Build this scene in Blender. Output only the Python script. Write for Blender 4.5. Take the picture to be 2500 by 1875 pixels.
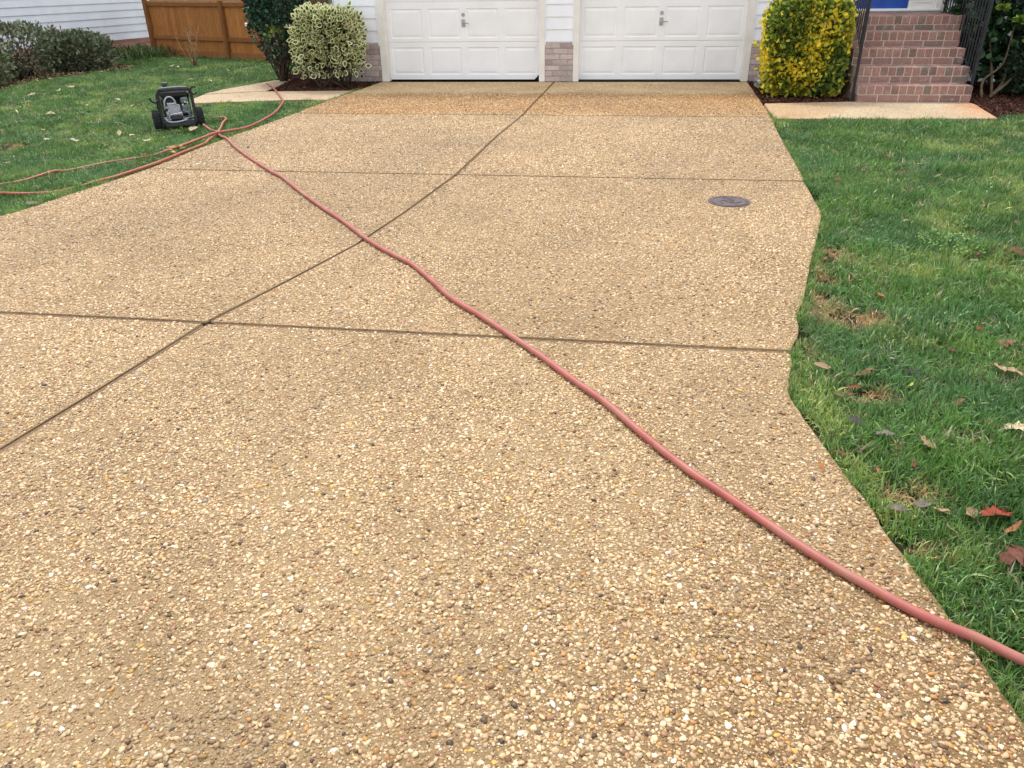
import bpy, bmesh, math, random
import numpy as np
from mathutils import Vector, Matrix, Euler

for _o in list(bpy.data.objects):
    bpy.data.objects.remove(_o, do_unlink=True)
SC = bpy.context.scene
COL = SC.collection
random.seed(7)
RNG = np.random.default_rng(11)
R = math.radians

# ---------------------------------------------------------------- camera
cam_d = bpy.data.cameras.new('camera')
cam = bpy.data.objects.new('camera', cam_d)
COL.objects.link(cam)
cam_d.sensor_width = 36.0
cam_d.lens = 36.0 * 1878.0 / 2500.0
cam_d.clip_start = 0.05
cam_d.clip_end = 2000.0
_Rv, _Uv, _Fv = (Vector((0.99281, 0.11887, -0.01387)), Vector((-0.04366, 0.46764, 0.88284)),
                 Vector((-0.11143, 0.87589, -0.46947)))
cam.matrix_world = Matrix(((_Rv.x, _Uv.x, -_Fv.x, 0.0), (_Rv.y, _Uv.y, -_Fv.y, 0.0),
                           (_Rv.z, _Uv.z, -_Fv.z, 1.57), (0, 0, 0, 1)))
SC.camera = cam
CAMP = np.array([0, 0, 1.57])

# ---------------------------------------------------------------- world, sun, exposure
SUN_EL, SUN_AZ = 58.0, -28.0        # azimuth from +Y, clockwise positive (veiled sun high beyond the house, a little to the left)
world = bpy.data.worlds.new('World')
SC.world = world
world.use_nodes = True
wn, wl = world.node_tree.nodes, world.node_tree.links
wn.clear()
w_out = wn.new('ShaderNodeOutputWorld')
w_bg = wn.new('ShaderNodeBackground')
w_sky = wn.new('ShaderNodeTexSky')
w_sky.sky_type = 'NISHITA'
w_sky.sun_disc = False
w_sky.sun_elevation = R(SUN_EL)
w_sky.sun_rotation = R(SUN_AZ)
w_sky.dust_density = 3.0
w_hsv = wn.new('ShaderNodeHueSaturation')      # an overcast sky is the clear sky with most of its blue gone
w_hsv.inputs['Saturation'].default_value = 0.32
w_hsv.inputs['Value'].default_value = 1.0
wl.new(w_sky.outputs[0], w_hsv.inputs['Color'])
w_mix = wn.new('ShaderNodeMix')                # half of it an even cloud deck
w_mix.data_type = 'RGBA'
w_mix.inputs[0].default_value = 0.6
w_mix.inputs[7].default_value = (6.0, 6.15, 6.4, 1.0)
wl.new(w_hsv.outputs[0], w_mix.inputs[6])
wl.new(w_mix.outputs[2], w_bg.inputs[0])
w_bg.inputs[1].default_value = 0.15
wl.new(w_bg.outputs[0], w_out.inputs[0])
sun_d = bpy.data.lights.new('sun', 'SUN')
sun_d.energy = 1.5
sun_d.angle = R(11)
sun_d.color = (1.0, 0.985, 0.95)
sun = bpy.data.objects.new('sun', sun_d)
COL.objects.link(sun)
_sd = Vector((math.sin(R(SUN_AZ)) * math.cos(R(SUN_EL)), math.cos(R(SUN_AZ)) * math.cos(R(SUN_EL)), math.sin(R(SUN_EL))))
sun.rotation_euler = _sd.to_track_quat('Z', 'Y').to_euler()
SC.view_settings.view_transform = 'Standard'
SC.view_settings.look = 'None'
SC.view_settings.gamma = 1.0
SC.view_settings.use_curve_mapping = False
SC.view_settings.exposure = 0.93

# ---------------------------------------------------------------- helpers
def S(r, g, b, k=1.0):
    """sRGB 0..255 -> linear albedo"""
    o = []
    for c in (r, g, b):
        c /= 255.0
        o.append((c / 12.92 if c <= 0.04045 else ((c + 0.055) / 1.055) ** 2.4) * k)
    return (o[0], o[1], o[2], 1.0)

class N:
    """short node builder"""
    def __init__(s, name, rough=0.6, spec=0.4):
        s.m = bpy.data.materials.new(name)
        s.m.use_nodes = True
        s.nt = s.m.node_tree
        s.b = s.nt.nodes['Principled BSDF']
        s.out = s.nt.nodes['Material Output']
        s.b.inputs['Roughness'].default_value = rough
        s.b.inputs['Specular IOR Level'].default_value = spec
    def n(s, t, **kw):
        nd = s.nt.nodes.new(t)
        for k, v in kw.items():
            if k.startswith('i_'):
                key = k[2:].replace('_', ' ')
                nd.inputs[key].default_value = v
            else:
                setattr(nd, k, v)
        return nd
    def l(s, a, b):
        s.nt.links.new(a, b)
    def pos(s):
        return s.n('ShaderNodeNewGeometry').outputs['Position']
    def noise(s, scale, detail=3.0, vec=None, rough=0.55):
        nd = s.n('ShaderNodeTexNoise', i_Scale=scale, i_Detail=detail, i_Roughness=rough)
        s.l(vec if vec is not None else s.pos(), nd.inputs['Vector'])
        return nd.outputs['Fac']
    def ramp(s, fac, stops, interp='LINEAR'):
        nd = s.n('ShaderNodeValToRGB')
        cr = nd.color_ramp
        cr.interpolation = interp
        while len(cr.elements) < len(stops):
            cr.elements.new(0.5)
        for e, (p, c) in zip(cr.elements, stops):
            e.position = p
            e.color = c if len(c) == 4 else (*c, 1)
        s.l(fac, nd.inputs[0])
        return nd.outputs[0]
    def mix(s, fac, a, b, mode='MIX'):
        nd = s.n('ShaderNodeMix', data_type='RGBA', blend_type=mode)
        for sock, v in ((nd.inputs[0], fac), (nd.inputs[6], a), (nd.inputs[7], b)):
            if hasattr(v, 'is_linked') or hasattr(v, 'links'):
                s.l(v, sock)
            else:
                sock.default_value = v
        return nd.outputs[2]
    def math(s, op, a, b=0.0, clamp=False):
        nd = s.n('ShaderNodeMath', operation=op, use_clamp=clamp)
        for sock, v in ((nd.inputs[0], a), (nd.inputs[1], b)):
            if hasattr(v, 'links'):
                s.l(v, sock)
            else:
                sock.default_value = v
        return nd.outputs[0]
    def bump(s, h, strength=0.3, dist=0.01):
        nd = s.n('ShaderNodeBump', i_Strength=strength, i_Distance=dist)
        s.l(h, nd.inputs['Height'])
        s.l(nd.outputs[0], s.b.inputs['Normal'])
    def col(s, c):
        if hasattr(c, 'links'):
            s.l(c, s.b.inputs['Base Color'])
        else:
            s.b.inputs['Base Color'].default_value = c
        return s

def varied(name, c1, c2, scale=8.0, rough=0.6, spec=0.4, bump=0.0, bscale=60.0, bdist=0.004, detail=4.0, metal=0.0):
    q = N(name, rough, spec)
    f = q.noise(scale, detail)
    q.col(q.ramp(f, [(0.32, c1), (0.68, c2)]))
    if bump:
        q.bump(q.noise(bscale, 4.0), bump, bdist)
    q.b.inputs['Metallic'].default_value = metal
    return q.m

def world_of(o):
    return o.matrix_basis.copy()

def attach(o, parent, local=False):
    if parent is None:
        return o
    o.parent = parent
    if not local:
        o.matrix_parent_inverse = world_of(parent).inverted()
    return o

def tag(o, label=None, cat=None, group=None, kind=None):
    if label: o['label'] = label
    if cat: o['category'] = cat
    if group: o['group'] = group
    if kind: o['kind'] = kind
    return o

def empty(name, loc=(0, 0, 0), rz=0.0, label=None, cat=None, group=None, kind=None):
    o = bpy.data.objects.new(name, None)
    o.location = loc
    o.rotation_euler = (0, 0, rz)
    o.empty_display_size = 0.2
    COL.objects.link(o)
    return tag(o, label, cat, group, kind)

def link(name, me, mat=None, parent=None, local=False, loc=None, rot=None, scl=None):
    o = bpy.data.objects.new(name, me)
    if mat is not None and len(me.materials) == 0:
        me.materials.append(mat)
    if loc is not None: o.location = loc
    if rot is not None: o.rotation_euler = rot
    if scl is not None: o.scale = scl
    COL.objects.link(o)
    return attach(o, parent, local)

def from_bm(name, bm, mat, parent=None, local=False, smooth=False, sharp=None, **kw):
    bmesh.ops.recalc_face_normals(bm, faces=bm.faces[:])
    me = bpy.data.meshes.new(name)
    bm.to_mesh(me)
    bm.free()
    if smooth:
        me.polygons.foreach_set('use_smooth', [True] * len(me.polygons))
        if sharp is not None:
            me.set_sharp_from_angle(angle=R(sharp))
    return link(name, me, mat, parent, local, **kw)

def bbox(bm, x0, x1, y0, y1, z0, z1, bevel=0.0, mat=None):
    vs = [bm.verts.new((x, y, z)) for x in (x0, x1) for y in (y0, y1) for z in (z0, z1)]
    fs = []
    for idx in ((0, 1, 3, 2), (4, 6, 7, 5), (0, 4, 5, 1), (2, 3, 7, 6), (0, 2, 6, 4), (1, 5, 7, 3)):
        fs.append(bm.faces.new([vs[i] for i in idx]))
    if bevel > 0:
        es = list({e for f in fs for e in f.edges})
        bmesh.ops.bevel(bm, geom=es, offset=bevel, segments=1, affect='EDGES')
    if mat is not None:
        bmesh.ops.transform(bm, matrix=mat, verts=[v for v in vs if v.is_valid])
    return vs

def boxo(name, d, mat, parent=None, bevel=0.0, local=False):
    bm = bmesh.new()
    bbox(bm, *d, bevel=bevel)
    return from_bm(name, bm, mat, parent, local)

def tube(bm, pts, r, seg=8, closed=False, caps=True):
    P = [Vector(p) for p in pts]
    n = len(P)
    rs = r if hasattr(r, '__len__') else [r] * n
    rings = []
    up = None
    for i in range(n):
        if closed:
            t = P[(i + 1) % n] - P[i - 1]
        else:
            t = P[min(i + 1, n - 1)] - P[max(i - 1, 0)]
        t.normalize()
        if up is None:
            up = t.orthogonal().normalized()
        else:
            up = (up - t * up.dot(t))
            if up.length < 1e-6: up = t.orthogonal()
            up.normalize()
        sd = t.cross(up)
        rings.append([bm.verts.new(P[i] + (up * math.cos(a) + sd * math.sin(a)) * rs[i])
                      for a in [2 * math.pi * j / seg for j in range(seg)]])
    m = n if closed else n - 1
    for i in range(m):
        a, b = rings[i], rings[(i + 1) % n]
        for j in range(seg):
            bm.faces.new((a[j], a[(j + 1) % seg], b[(j + 1) % seg], b[j]))
    if caps and not closed:
        bm.faces.new(rings[0]); bm.faces.new(rings[-1])

def cyl(bm, p0, p1, r0, r1=None, seg=20):
    tube(bm, [p0, p1], [r0, r1 if r1 is not None else r0], seg)

def spline(pts, n=8):
    """Catmull-Rom through the points"""
    P = [np.array(p, float) for p in pts]
    P = [2 * P[0] - P[1]] + P + [2 * P[-1] - P[-2]]
    out = []
    for i in range(1, len(P) - 2):
        p0, p1, p2, p3 = P[i - 1:i + 3]
        for k in range(n):
            t = k / n
            out.append(0.5 * (2 * p1 + (p2 - p0) * t + (2 * p0 - 5 * p1 + 4 * p2 - p3) * t * t + (3 * p1 - p0 - 3 * p2 + p3) * t ** 3))
    out.append(P[-2])
    return out

def vnoise(x, y, s, seed=0):
    """smooth 2-D value noise 0..1"""
    rr = np.random.default_rng(seed).random((64, 64))
    u, v = np.asarray(x) / s + 17.3, np.asarray(y) / s + 9.7
    i, j = np.floor(u).astype(int), np.floor(v).astype(int)
    f, g = u - i, v - j
    f, g = f * f * (3 - 2 * f), g * g * (3 - 2 * g)
    a, b = rr[i % 64, j % 64], rr[(i + 1) % 64, j % 64]
    c, d = rr[i % 64, (j + 1) % 64], rr[(i + 1) % 64, (j + 1) % 64]
    return (a * (1 - f) + b * f) * (1 - g) + (c * (1 - f) + d * f) * g

def in_poly(x, y, poly):
    x, y = np.asarray(x), np.asarray(y)
    r = np.zeros(x.shape, bool)
    n = len(poly)
    for i in range(n):
        x0, y0 = poly[i]; x1, y1 = poly[(i + 1) % n]
        if y0 == y1: continue
        c = ((y0 > y) != (y1 > y)) & (x < (x1 - x0) * (y - y0) / (y1 - y0) + x0)
        r ^= c
    return r

def seg_dist(x, y, line):
    d = np.full(np.shape(x), 1e9)
    for (x0, y0), (x1, y1) in zip(line[:-1], line[1:]):
        dx, dy = x1 - x0, y1 - y0
        t = np.clip(((x - x0) * dx + (y - y0) * dy) / (dx * dx + dy * dy), 0, 1)
        d = np.minimum(d, np.hypot(x - x0 - t * dx, y - y0 - t * dy))
    return d

def poly_slab(name, poly, z0, z1, mat, parent=None, bevel=0.0):
    bm = bmesh.new()
    top = [bm.verts.new((x, y, z1)) for x, y in poly]
    bot = [bm.verts.new((x, y, z0)) for x, y in poly]
    ft = bm.faces.new(top)
    n = len(poly)
    for i in range(n):
        bm.faces.new((top[i], bot[i], bot[(i + 1) % n], top[(i + 1) % n]))
    if bevel:
        bmesh.ops.bevel(bm, geom=list(ft.edges), offset=bevel, segments=2, affect='EDGES')
    bmesh.ops.triangulate(bm, faces=[f for f in bm.faces if len(f.verts) > 4])
    return from_bm(name, bm, mat, parent)

def scatter(name, P, rot, scl, idx, col, protos, parent=None):
    """one object whose vertices carry instances of the proto meshes (uncountable stuff)"""
    me = bpy.data.meshes.new(name)
    me.vertices.add(len(P))
    me.vertices.foreach_set('co', np.asarray(P, np.float32).ravel())
    for nm, ty, data in (('rot', 'FLOAT_VECTOR', rot), ('scl', 'FLOAT_VECTOR', scl)):
        a = me.attributes.new(nm, ty, 'POINT')
        a.data.foreach_set('vector', np.asarray(data, np.float32).ravel())
    a = me.attributes.new('idx', 'INT', 'POINT'); a.data.foreach_set('value', np.asarray(idx, np.int32))
    a = me.attributes.new('tint', 'FLOAT_COLOR', 'POINT')
    c4 = np.ones((len(P), 4), np.float32); c4[:, :3] = col
    a.data.foreach_set('color', c4.ravel())
    pc = bpy.data.collections.new(name + '_kinds')
    for i, (pm, mt) in enumerate(protos):
        po = bpy.data.objects.new('%s_kind_%02d' % (name, i), pm)
        if len(pm.materials) == 0: pm.materials.append(mt)
        pc.objects.link(po)
    o = link(name, me, None, parent)
    ng = bpy.data.node_groups.new(name, 'GeometryNodeTree')
    ng.interface.new_socket('Geometry', in_out='INPUT', socket_type='NodeSocketGeometry')
    ng.interface.new_socket('Geometry', in_out='OUTPUT', socket_type='NodeSocketGeometry')
    gi, go = ng.nodes.new('NodeGroupInput'), ng.nodes.new('NodeGroupOutput')
    ci = ng.nodes.new('GeometryNodeCollectionInfo')
    ci.inputs['Collection'].default_value = pc
    ci.inputs['Separate Children'].default_value = True
    ci.inputs['Reset Children'].default_value = True
    ip = ng.nodes.new('GeometryNodeInstanceOnPoints')
    ip.inputs['Pick Instance'].default_value = True
    def na(nm, ty):
        q = ng.nodes.new('GeometryNodeInputNamedAttribute'); q.data_type = ty
        q.inputs['Name'].default_value = nm
        return q.outputs['Attribute']
    L = ng.links.new
    L(gi.outputs[0], ip.inputs['Points']); L(ci.outputs[0], ip.inputs['Instance'])
    L(na('idx', 'INT'), ip.inputs['Instance Index'])
    er = ng.nodes.new('FunctionNodeEulerToRotation')
    L(na('rot', 'FLOAT_VECTOR'), er.inputs[0]); L(er.outputs[0], ip.inputs['Rotation'])
    L(na('scl', 'FLOAT_VECTOR'), ip.inputs['Scale'])
    L(ip.outputs[0], go.inputs[0])
    md = o.modifiers.new('scatter', 'NODES'); md.node_group = ng
    o['kind'] = 'stuff'
    return o

def visible(P, margin=0.15):
    """which points lie in the camera's view (with a margin) - only used to decide how much detail to spend"""
    f = 1878.0
    r_ = np.zeros(len(P), bool)
    for dx in ((-0.9, 0.0, 0.9) if margin > 0 else (0.0,)):          # also from a step to either side
        v = np.asarray(P) - CAMP - np.array([dx, 0.0, 0.0])
        z = v @ np.array(_Fv); x = v @ np.array(_Rv); y = v @ np.array(_Uv)
        r_ |= (z > 0.2) & (np.abs(x / z * f) < 1250 * (1 + margin)) & (np.abs(y / z * f) < 937 * (1 + margin))
    return r_

# ================================================================ materials
def make_mortar():
    q = N('sandy_concrete', 0.85, 0.25)
    p = q.pos()
    v = q.n('ShaderNodeTexVoronoi', i_Scale=190.0); q.l(p, v.inputs['Vector'])
    c1 = q.ramp(v.outputs['Color'], [(0.0, S(136, 114, 86)), (0.35, S(180, 156, 122)), (0.7, S(202, 180, 145)), (1.0, S(222, 204, 172))])
    sand = q.ramp(q.noise(420.0, 3.0, p), [(0.3, S(150, 128, 98)), (0.7, S(210, 187, 152))])
    c = q.mix(0.5, c1, sand)
    big = q.ramp(q.noise(1.6, 4.0, p), [(0.3, (0.47, 0.425, 0.355, 1)), (0.7, (0.68, 0.625, 0.545, 1))])
    c = q.mix(1.0, c, big, 'MULTIPLY')
    sx = q.n('ShaderNodeSeparateXYZ'); q.l(p, sx.inputs[0])          # scoured pale apron at the garage doors, painted lighter still to offset eave shade
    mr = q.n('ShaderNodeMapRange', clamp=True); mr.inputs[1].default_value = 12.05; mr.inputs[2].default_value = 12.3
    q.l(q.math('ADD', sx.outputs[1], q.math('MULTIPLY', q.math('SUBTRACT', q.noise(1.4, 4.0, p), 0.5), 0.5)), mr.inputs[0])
    md = q.n('ShaderNodeMapRange', clamp=True); md.inputs[1].default_value = -1.6; md.inputs[2].default_value = -0.3     # grimy near right corner
    q.l(q.math('ADD', q.math('SUBTRACT', sx.outputs[0], q.math('MULTIPLY', sx.outputs[1], 0.9)), q.math('MULTIPLY', q.math('SUBTRACT', q.noise(3.0, 4.0, p), 0.5), 0.8)), md.inputs[0])
    c = q.mix(md.outputs[0], c, q.mix(1.0, c, (0.66, 0.60, 0.52, 1), 'MULTIPLY'))
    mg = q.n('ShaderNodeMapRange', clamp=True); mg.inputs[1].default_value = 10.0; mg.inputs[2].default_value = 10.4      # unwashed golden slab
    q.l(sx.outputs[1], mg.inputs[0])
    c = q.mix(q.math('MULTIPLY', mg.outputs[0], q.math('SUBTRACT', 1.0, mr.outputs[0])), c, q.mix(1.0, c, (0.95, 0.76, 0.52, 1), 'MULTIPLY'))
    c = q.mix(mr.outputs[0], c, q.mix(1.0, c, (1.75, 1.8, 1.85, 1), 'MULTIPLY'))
    q.col(c)
    q.bump(q.math('ADD', q.math('MULTIPLY', v.outputs['Distance'], -1.0), q.math('MULTIPLY', q.noise(300.0, 3.0, p), 0.6)), 0.8, 0.004)
    return q.m
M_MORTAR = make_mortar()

def make_walk(name, tint):
    """pale exposed-aggregate walk, seen from ten metres"""
    q = N(name, 0.85, 0.25)
    p = q.pos()
    v = q.n('ShaderNodeTexVoronoi', i_Scale=85.0); q.l(p, v.inputs['Vector'])
    c = q.ramp(v.outputs['Color'], [(0.0, S(140, 120, 96)), (0.3, S(186, 166, 136)), (0.65, S(210, 192, 164)), (1.0, S(232, 220, 200))])
    c = q.mix(1.0, c, tint, 'MULTIPLY')
    c = q.mix(1.0, c, q.ramp(q.noise(1.3, 4.0, p), [(0.3, (0.86, 0.8, 0.74, 1)), (0.7, (1.05, 1.03, 1.0, 1))]), 'MULTIPLY')
    q.col(c)
    q.bump(q.math('MULTIPLY', v.outputs['Distance'], -1.0), 0.6, 0.006)
    return q, c
q_, c_ = make_walk('walk_aggregate_left', (0.78, 0.75, 0.73, 1)); M_WALK_L = q_.m
q_, c_ = make_walk('walk_aggregate_right', (0.76, 0.75, 0.73, 1)); M_WALK_R = q_.m
# rust run-off stain at the far end of the right walk, with a shape of its own
sx = q_.n('ShaderNodeSeparateXYZ'); q_.l(q_.pos(), sx.inputs[0])
st_ = q_.n('ShaderNodeMapRange', clamp=True); q_.l(q_.math('ADD', sx.outputs[0], q_.math('MULTIPLY', q_.noise(2.2, 4.0), 0.9)), st_.inputs[0])
st_.inputs[1].default_value = 4.55; st_.inputs[2].default_value = 5.3
st2_ = q_.n('ShaderNodeMapRange', clamp=True); q_.l(q_.math('SUBTRACT', q_.math('MULTIPLY', q_.noise(1.7, 4.0), 1.2), sx.outputs[0]), st2_.inputs[0])
st2_.inputs[1].default_value = -2.5; st2_.inputs[2].default_value = -1.7
c2_ = q_.mix(q_.math('MULTIPLY', st_.outputs[0], 0.75), c_, q_.mix(1.0, c_, S(255, 176, 116), 'MULTIPLY'))
c2_ = q_.mix(q_.math('MULTIPLY', st2_.outputs[0], 0.35), c2_, q_.mix(1.0, c2_, S(245, 196, 130), 'MULTIPLY'))
q_.col(c2_)

def make_pebble(single):
    q = N('river_pebble_single' if single else 'river_pebble', 0.5, 0.45)
    if single:
        base = q.n('ShaderNodeObjectInfo').outputs['Color']
    else:
        base = q.n('ShaderNodeAttribute', attribute_type='INSTANCER', attribute_name='tint').outputs['Color']
    f = q.ramp(q.noise(260.0, 3.0), [(0.25, (0.8, 0.78, 0.75, 1)), (0.75, (1.1, 1.1, 1.1, 1))])
    q.col(q.mix(1.0, base, f, 'MULTIPLY'))
    return q.m
M_PEB, M_PEB1 = make_pebble(False), make_pebble(True)

def make_soil():
    q = N('lawn_soil', 0.95, 0.1)
    p = q.pos()
    a = q.ramp(q.noise(45.0, 5.0, p), [(0.3, S(30, 26, 18)), (0.7, S(66, 58, 38))])
    g = q.ramp(q.noise(14.0, 5.0, p), [(0.35, S(30, 44, 22)), (0.65, S(56, 72, 34))])
    q.col(q.mix(q.ramp(q.noise(3.0, 3.0, p), [(0.35, (0.3, 0.3, 0.3, 1)), (0.65, (0.75, 0.75, 0.75, 1))]), a, g))
    q.bump(q.noise(90.0, 5.0, p), 0.9, 0.02)
    return q.m
M_SOIL = make_soil()
M_EDGE = varied('damp_edge_soil', S(28, 22, 17), S(54, 44, 33), 40, 0.95, 0.1, 0.9, 120, 0.01)
M_MULCH = varied('dark_mulch', S(36, 22, 18), S(78, 48, 38), 22, 0.95, 0.15, 1.0, 70, 0.03)

def make_grass():
    q = N('grass_blade', 0.42, 0.5)
    t = q.n('ShaderNodeAttribute', attribute_type='INSTANCER', attribute_name='tint').outputs['Color']
    v = q.n('ShaderNodeAttribute', attribute_type='GEOMETRY', attribute_name='shade').outputs['Color']
    q.col(q.mix(1.0, t, v, 'MULTIPLY'))
    q.b.inputs['Subsurface Weight'].default_value = 0.0
    tr = q.n('ShaderNodeBsdfTranslucent')
    q.l(q.mix(1.0, t, v, 'MULTIPLY'), tr.inputs[0])
    ms = q.n('ShaderNodeMixShader'); ms.inputs[0].default_value = 0.3
    q.l(q.b.outputs[0], ms.inputs[1]); q.l(tr.outputs[0], ms.inputs[2]); q.l(ms.outputs[0], q.out.inputs[0])
    return q.m
M_GRASS = make_grass()

def make_leaf(name, rough=0.45, spec=0.4, trans=0.25, variegated=None, blotch=False):
    """colour comes from the per-leaf point colour; variegated = pale margin colour"""
    q = N(name, rough, spec)
    c = q.n('ShaderNodeAttribute', attribute_type='GEOMETRY', attribute_name='tint').outputs['Color']
    if variegated:
        e = q.n('ShaderNodeAttribute', attribute_type='GEOMETRY', attribute_name='edge').outputs['Fac']
        m = q.ramp(q.math('ADD', e, q.math('MULTIPLY', q.math('SUBTRACT', q.noise(70.0, 2.0), 0.5), 0.35)), [(0.28, (0, 0, 0, 1)), (0.38, (1, 1, 1, 1))])
        c = q.mix(m, variegated, c)
    if blotch:
        c = q.mix(1.0, c, q.ramp(q.noise(110.0, 5.0, rough=0.7), [(0.3, (0.5, 0.46, 0.44, 1)), (0.55, (0.95, 0.92, 0.9, 1)), (0.75, (1.3, 1.25, 1.15, 1))]), 'MULTIPLY')
    q.col(c)
    tr = q.n('ShaderNodeBsdfTranslucent'); q.l(c, tr.inputs[0])
    ms = q.n('ShaderNodeMixShader'); ms.inputs[0].default_value = trans
    q.l(q.b.outputs[0], ms.inputs[1]); q.l(tr.outputs[0], ms.inputs[2]); q.l(ms.outputs[0], q.out.inputs[0])
    return q.m

M_SIDING = varied('white_vinyl_siding', S(234, 237, 242), S(244, 246, 250), 3, 0.45, 0.4, 0.05, 300, 0.001)
M_SIDING2 = varied('neighbour_vinyl_siding', S(232, 236, 245), S(242, 246, 252), 3, 0.45, 0.4, 0.05, 300, 0.001)
M_TRIM = varied('cream_white_trim_paint', S(226, 222, 214), S(238, 235, 228), 5, 0.5, 0.4, 0.08, 120, 0.001)
M_DOOR = varied('white_door_paint', S(236, 237, 238), S(245, 246, 247), 2.5, 0.4, 0.45, 0.04, 200, 0.001)
M_BLACK = varied('black_rubber_seal', S(22, 21, 20), S(40, 38, 36), 60, 0.8, 0.2)
M_STEEL = varied('brushed_steel', S(150, 152, 156), S(190, 192, 196), 90, 0.35, 0.5, metal=0.85)
M_WROUGHT = varied('black_wrought_iron', S(20, 21, 24), S(44, 45, 50), 30, 0.5, 0.4, 0.2, 200, 0.002)
M_BLUE = varied('blue_door_paint', S(20, 62, 148), S(30, 78, 166), 6, 0.35, 0.5)
M_ROOF = varied('asphalt_shingle', S(60, 58, 56), S(96, 92, 88), 30, 0.95, 0.1, 0.6, 80, 0.01)
M_GREYSILL = varied('weathered_sill', S(110, 112, 106), S(150, 152, 146), 20, 0.8, 0.2)
M_MORTJ = varied('pale_mortar', S(176, 156, 145), S(204, 186, 174), 60, 0.95, 0.1, 0.6, 150, 0.004)
M_MORTP = varied('grey_mortar', S(150, 140, 134), S(182, 172, 166), 60, 0.95, 0.1, 0.6, 150, 0.004)

def make_brick(name, lo, hi, scuff, k=0.55):
    """per-object random tone, mottled, with lime or soot scuffs"""
    q = N(name, 0.9, 0.2)
    r = q.n('ShaderNodeObjectInfo').outputs['Random']
    c = q.ramp(r, lo + hi)
    f = q.ramp(q.noise(38.0, 5.0), [(0.25, (0.72, 0.7, 0.7, 1)), (0.75, (1.16, 1.12, 1.1, 1))])
    c = q.mix(1.0, c, f, 'MULTIPLY')
    m = q.ramp(q.noise(11.0, 6.0, rough=0.7), [(k, (0, 0, 0, 1)), (k + 0.12, (1, 1, 1, 1))])
    c = q.mix(q.math('MULTIPLY', m, 0.55), c, scuff)
    q.col(c)
    q.bump(q.noise(130.0, 5.0), 0.7, 0.004)
    return q.m
M_BRICK = make_brick('red_brick', [(0.0, S(116, 100, 92)), (0.18, S(148, 116, 107))], [(0.6, S(160, 127, 117)), (0.85, S(142, 119, 109)), (1.0, S(118, 111, 102))], S(180, 158, 146))
M_BRICKP = make_brick('grey_pink_brick', [(0.0, S(164, 148, 145)), (0.3, S(196, 180, 176))], [(0.6, S(208, 194, 190)), (1.0, S(178, 166, 163))], S(112, 100, 98), 0.60)
M_BRICKN = make_brick('pale_red_brick', [(0.0, S(160, 112, 100)), (0.3, S(178, 128, 114))], [(0.6, S(188, 142, 128)), (1.0, S(150, 108, 98))], S(206, 180, 168), 0.6)

def make_wood(name, c1, c2, c3):
    q = N(name, 0.75, 0.25)
    mp = q.n('ShaderNodeMapping'); mp.inputs['Scale'].default_value = (9, 9, 0.9)
    q.l(q.pos(), mp.inputs[0])
    g = q.noise(7.0, 6.0, mp.outputs[0], 0.65)
    c = q.ramp(g, [(0.25, c1), (0.5, c2), (0.8, c3)])
    r = q.ramp(q.n('ShaderNodeObjectInfo').outputs['Random'], [(0, (0.82, 0.8, 0.78, 1)), (1, (1.12, 1.1, 1.08, 1))])
    c = q.mix(1.0, c, r, 'MULTIPLY')
    q.col(c)
    q.bump(g, 0.4, 0.006)
    return q.m
M_CEDAR = make_wood('stained_cedar', S(134, 82, 40), S(182, 122, 66), S(208, 148, 88))
M_CEDARD = make_wood('stained_cedar_rail', S(112, 70, 38), S(152, 102, 60), S(176, 124, 78))
M_STRIP = make_wood('weathered_joint_board', S(92, 72, 54), S(128, 102, 78), S(150, 124, 98))
M_BARK = varied('shrub_bark', S(56, 46, 40), S(108, 94, 82), 30, 0.95, 0.1, 0.8, 80, 0.01)

# ================================================================ ground
def ring_sheet(name, x0, x1, y0, y1, z, mat):
    bm = bmesh.new()
    bm.faces.new([bm.verts.new(v) for v in ((x0, y0, z), (x1, y0, z), (x1, y1, z), (x0, y1, z))])
    return from_bm(name, bm, mat)
SOILZ = -0.04
tag(ring_sheet('ground', -300, 300, -300, 300, SOILZ, M_SOIL), 'flat lawn soil under the grass', kind='structure')

# ---- driveway outline (metres; x along the house front, y away from the viewer)
LEFT = [(-3.86, 13.56), (-4.05, 11.4), (-4.13, 9.9), (-4.255, 8.46), (-4.30, 7.6), (-4.30, 7.0), (-4.37, 6.45), (-4.46, 5.9), (-4.52, 5.5),
        (-4.60, 5.2), (-4.85, 4.4), (-5.2, 3.4), (-5.7, 2.0), (-6.4, 0.0), (-7.0, -3.0)]
RIGHT = [(2.158, 13.56), (2.122, 12.935), (2.019, 11.229), (1.932, 9.948), (1.845, 9.136), (1.684, 7.119), (1.644, 6.772), (1.593, 6.124),
         (1.556, 5.759), (1.439, 5.319), (1.259, 4.692), (1.131, 4.220), (1.065, 3.994), (1.000, 3.814), (0.972, 3.624), (0.890, 3.389),
         (0.866, 3.258), (0.830, 3.109), (0.794, 2.955), (0.805, 2.831), (0.826, 2.660), (0.859, 2.464), (0.884, 2.326), (0.910, 2.168),
         (0.918, 2.065), (0.947, 1.894), (0.965, 1.785), (0.984, 1.662), (1.000, 1.572), (1.011, 1.478), (1.018, 1.400), (1.028, 1.354),
         (1.06, 1.0), (1.1, 0.3), (1.16, -1.0), (1.2, -3.0)]
DIAG = [(-0.945, 13.56), (-1.102, 10.1), (-1.225, 8.76), (-1.343, 6.83), (-1.498, 5.641), (-1.63, 4.83), (-1.815, 4.168), (-2.029, 3.455),
        (-2.160, 2.674), (-2.25, 2.208), (-2.52, 0.8), (-2.9, -1.0), (-3.3, -3.0)]
def fx(line):
    a = np.array(line)[::-1]
    return lambda y: float(np.interp(y, a[:, 1], a[:, 0]))
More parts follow.
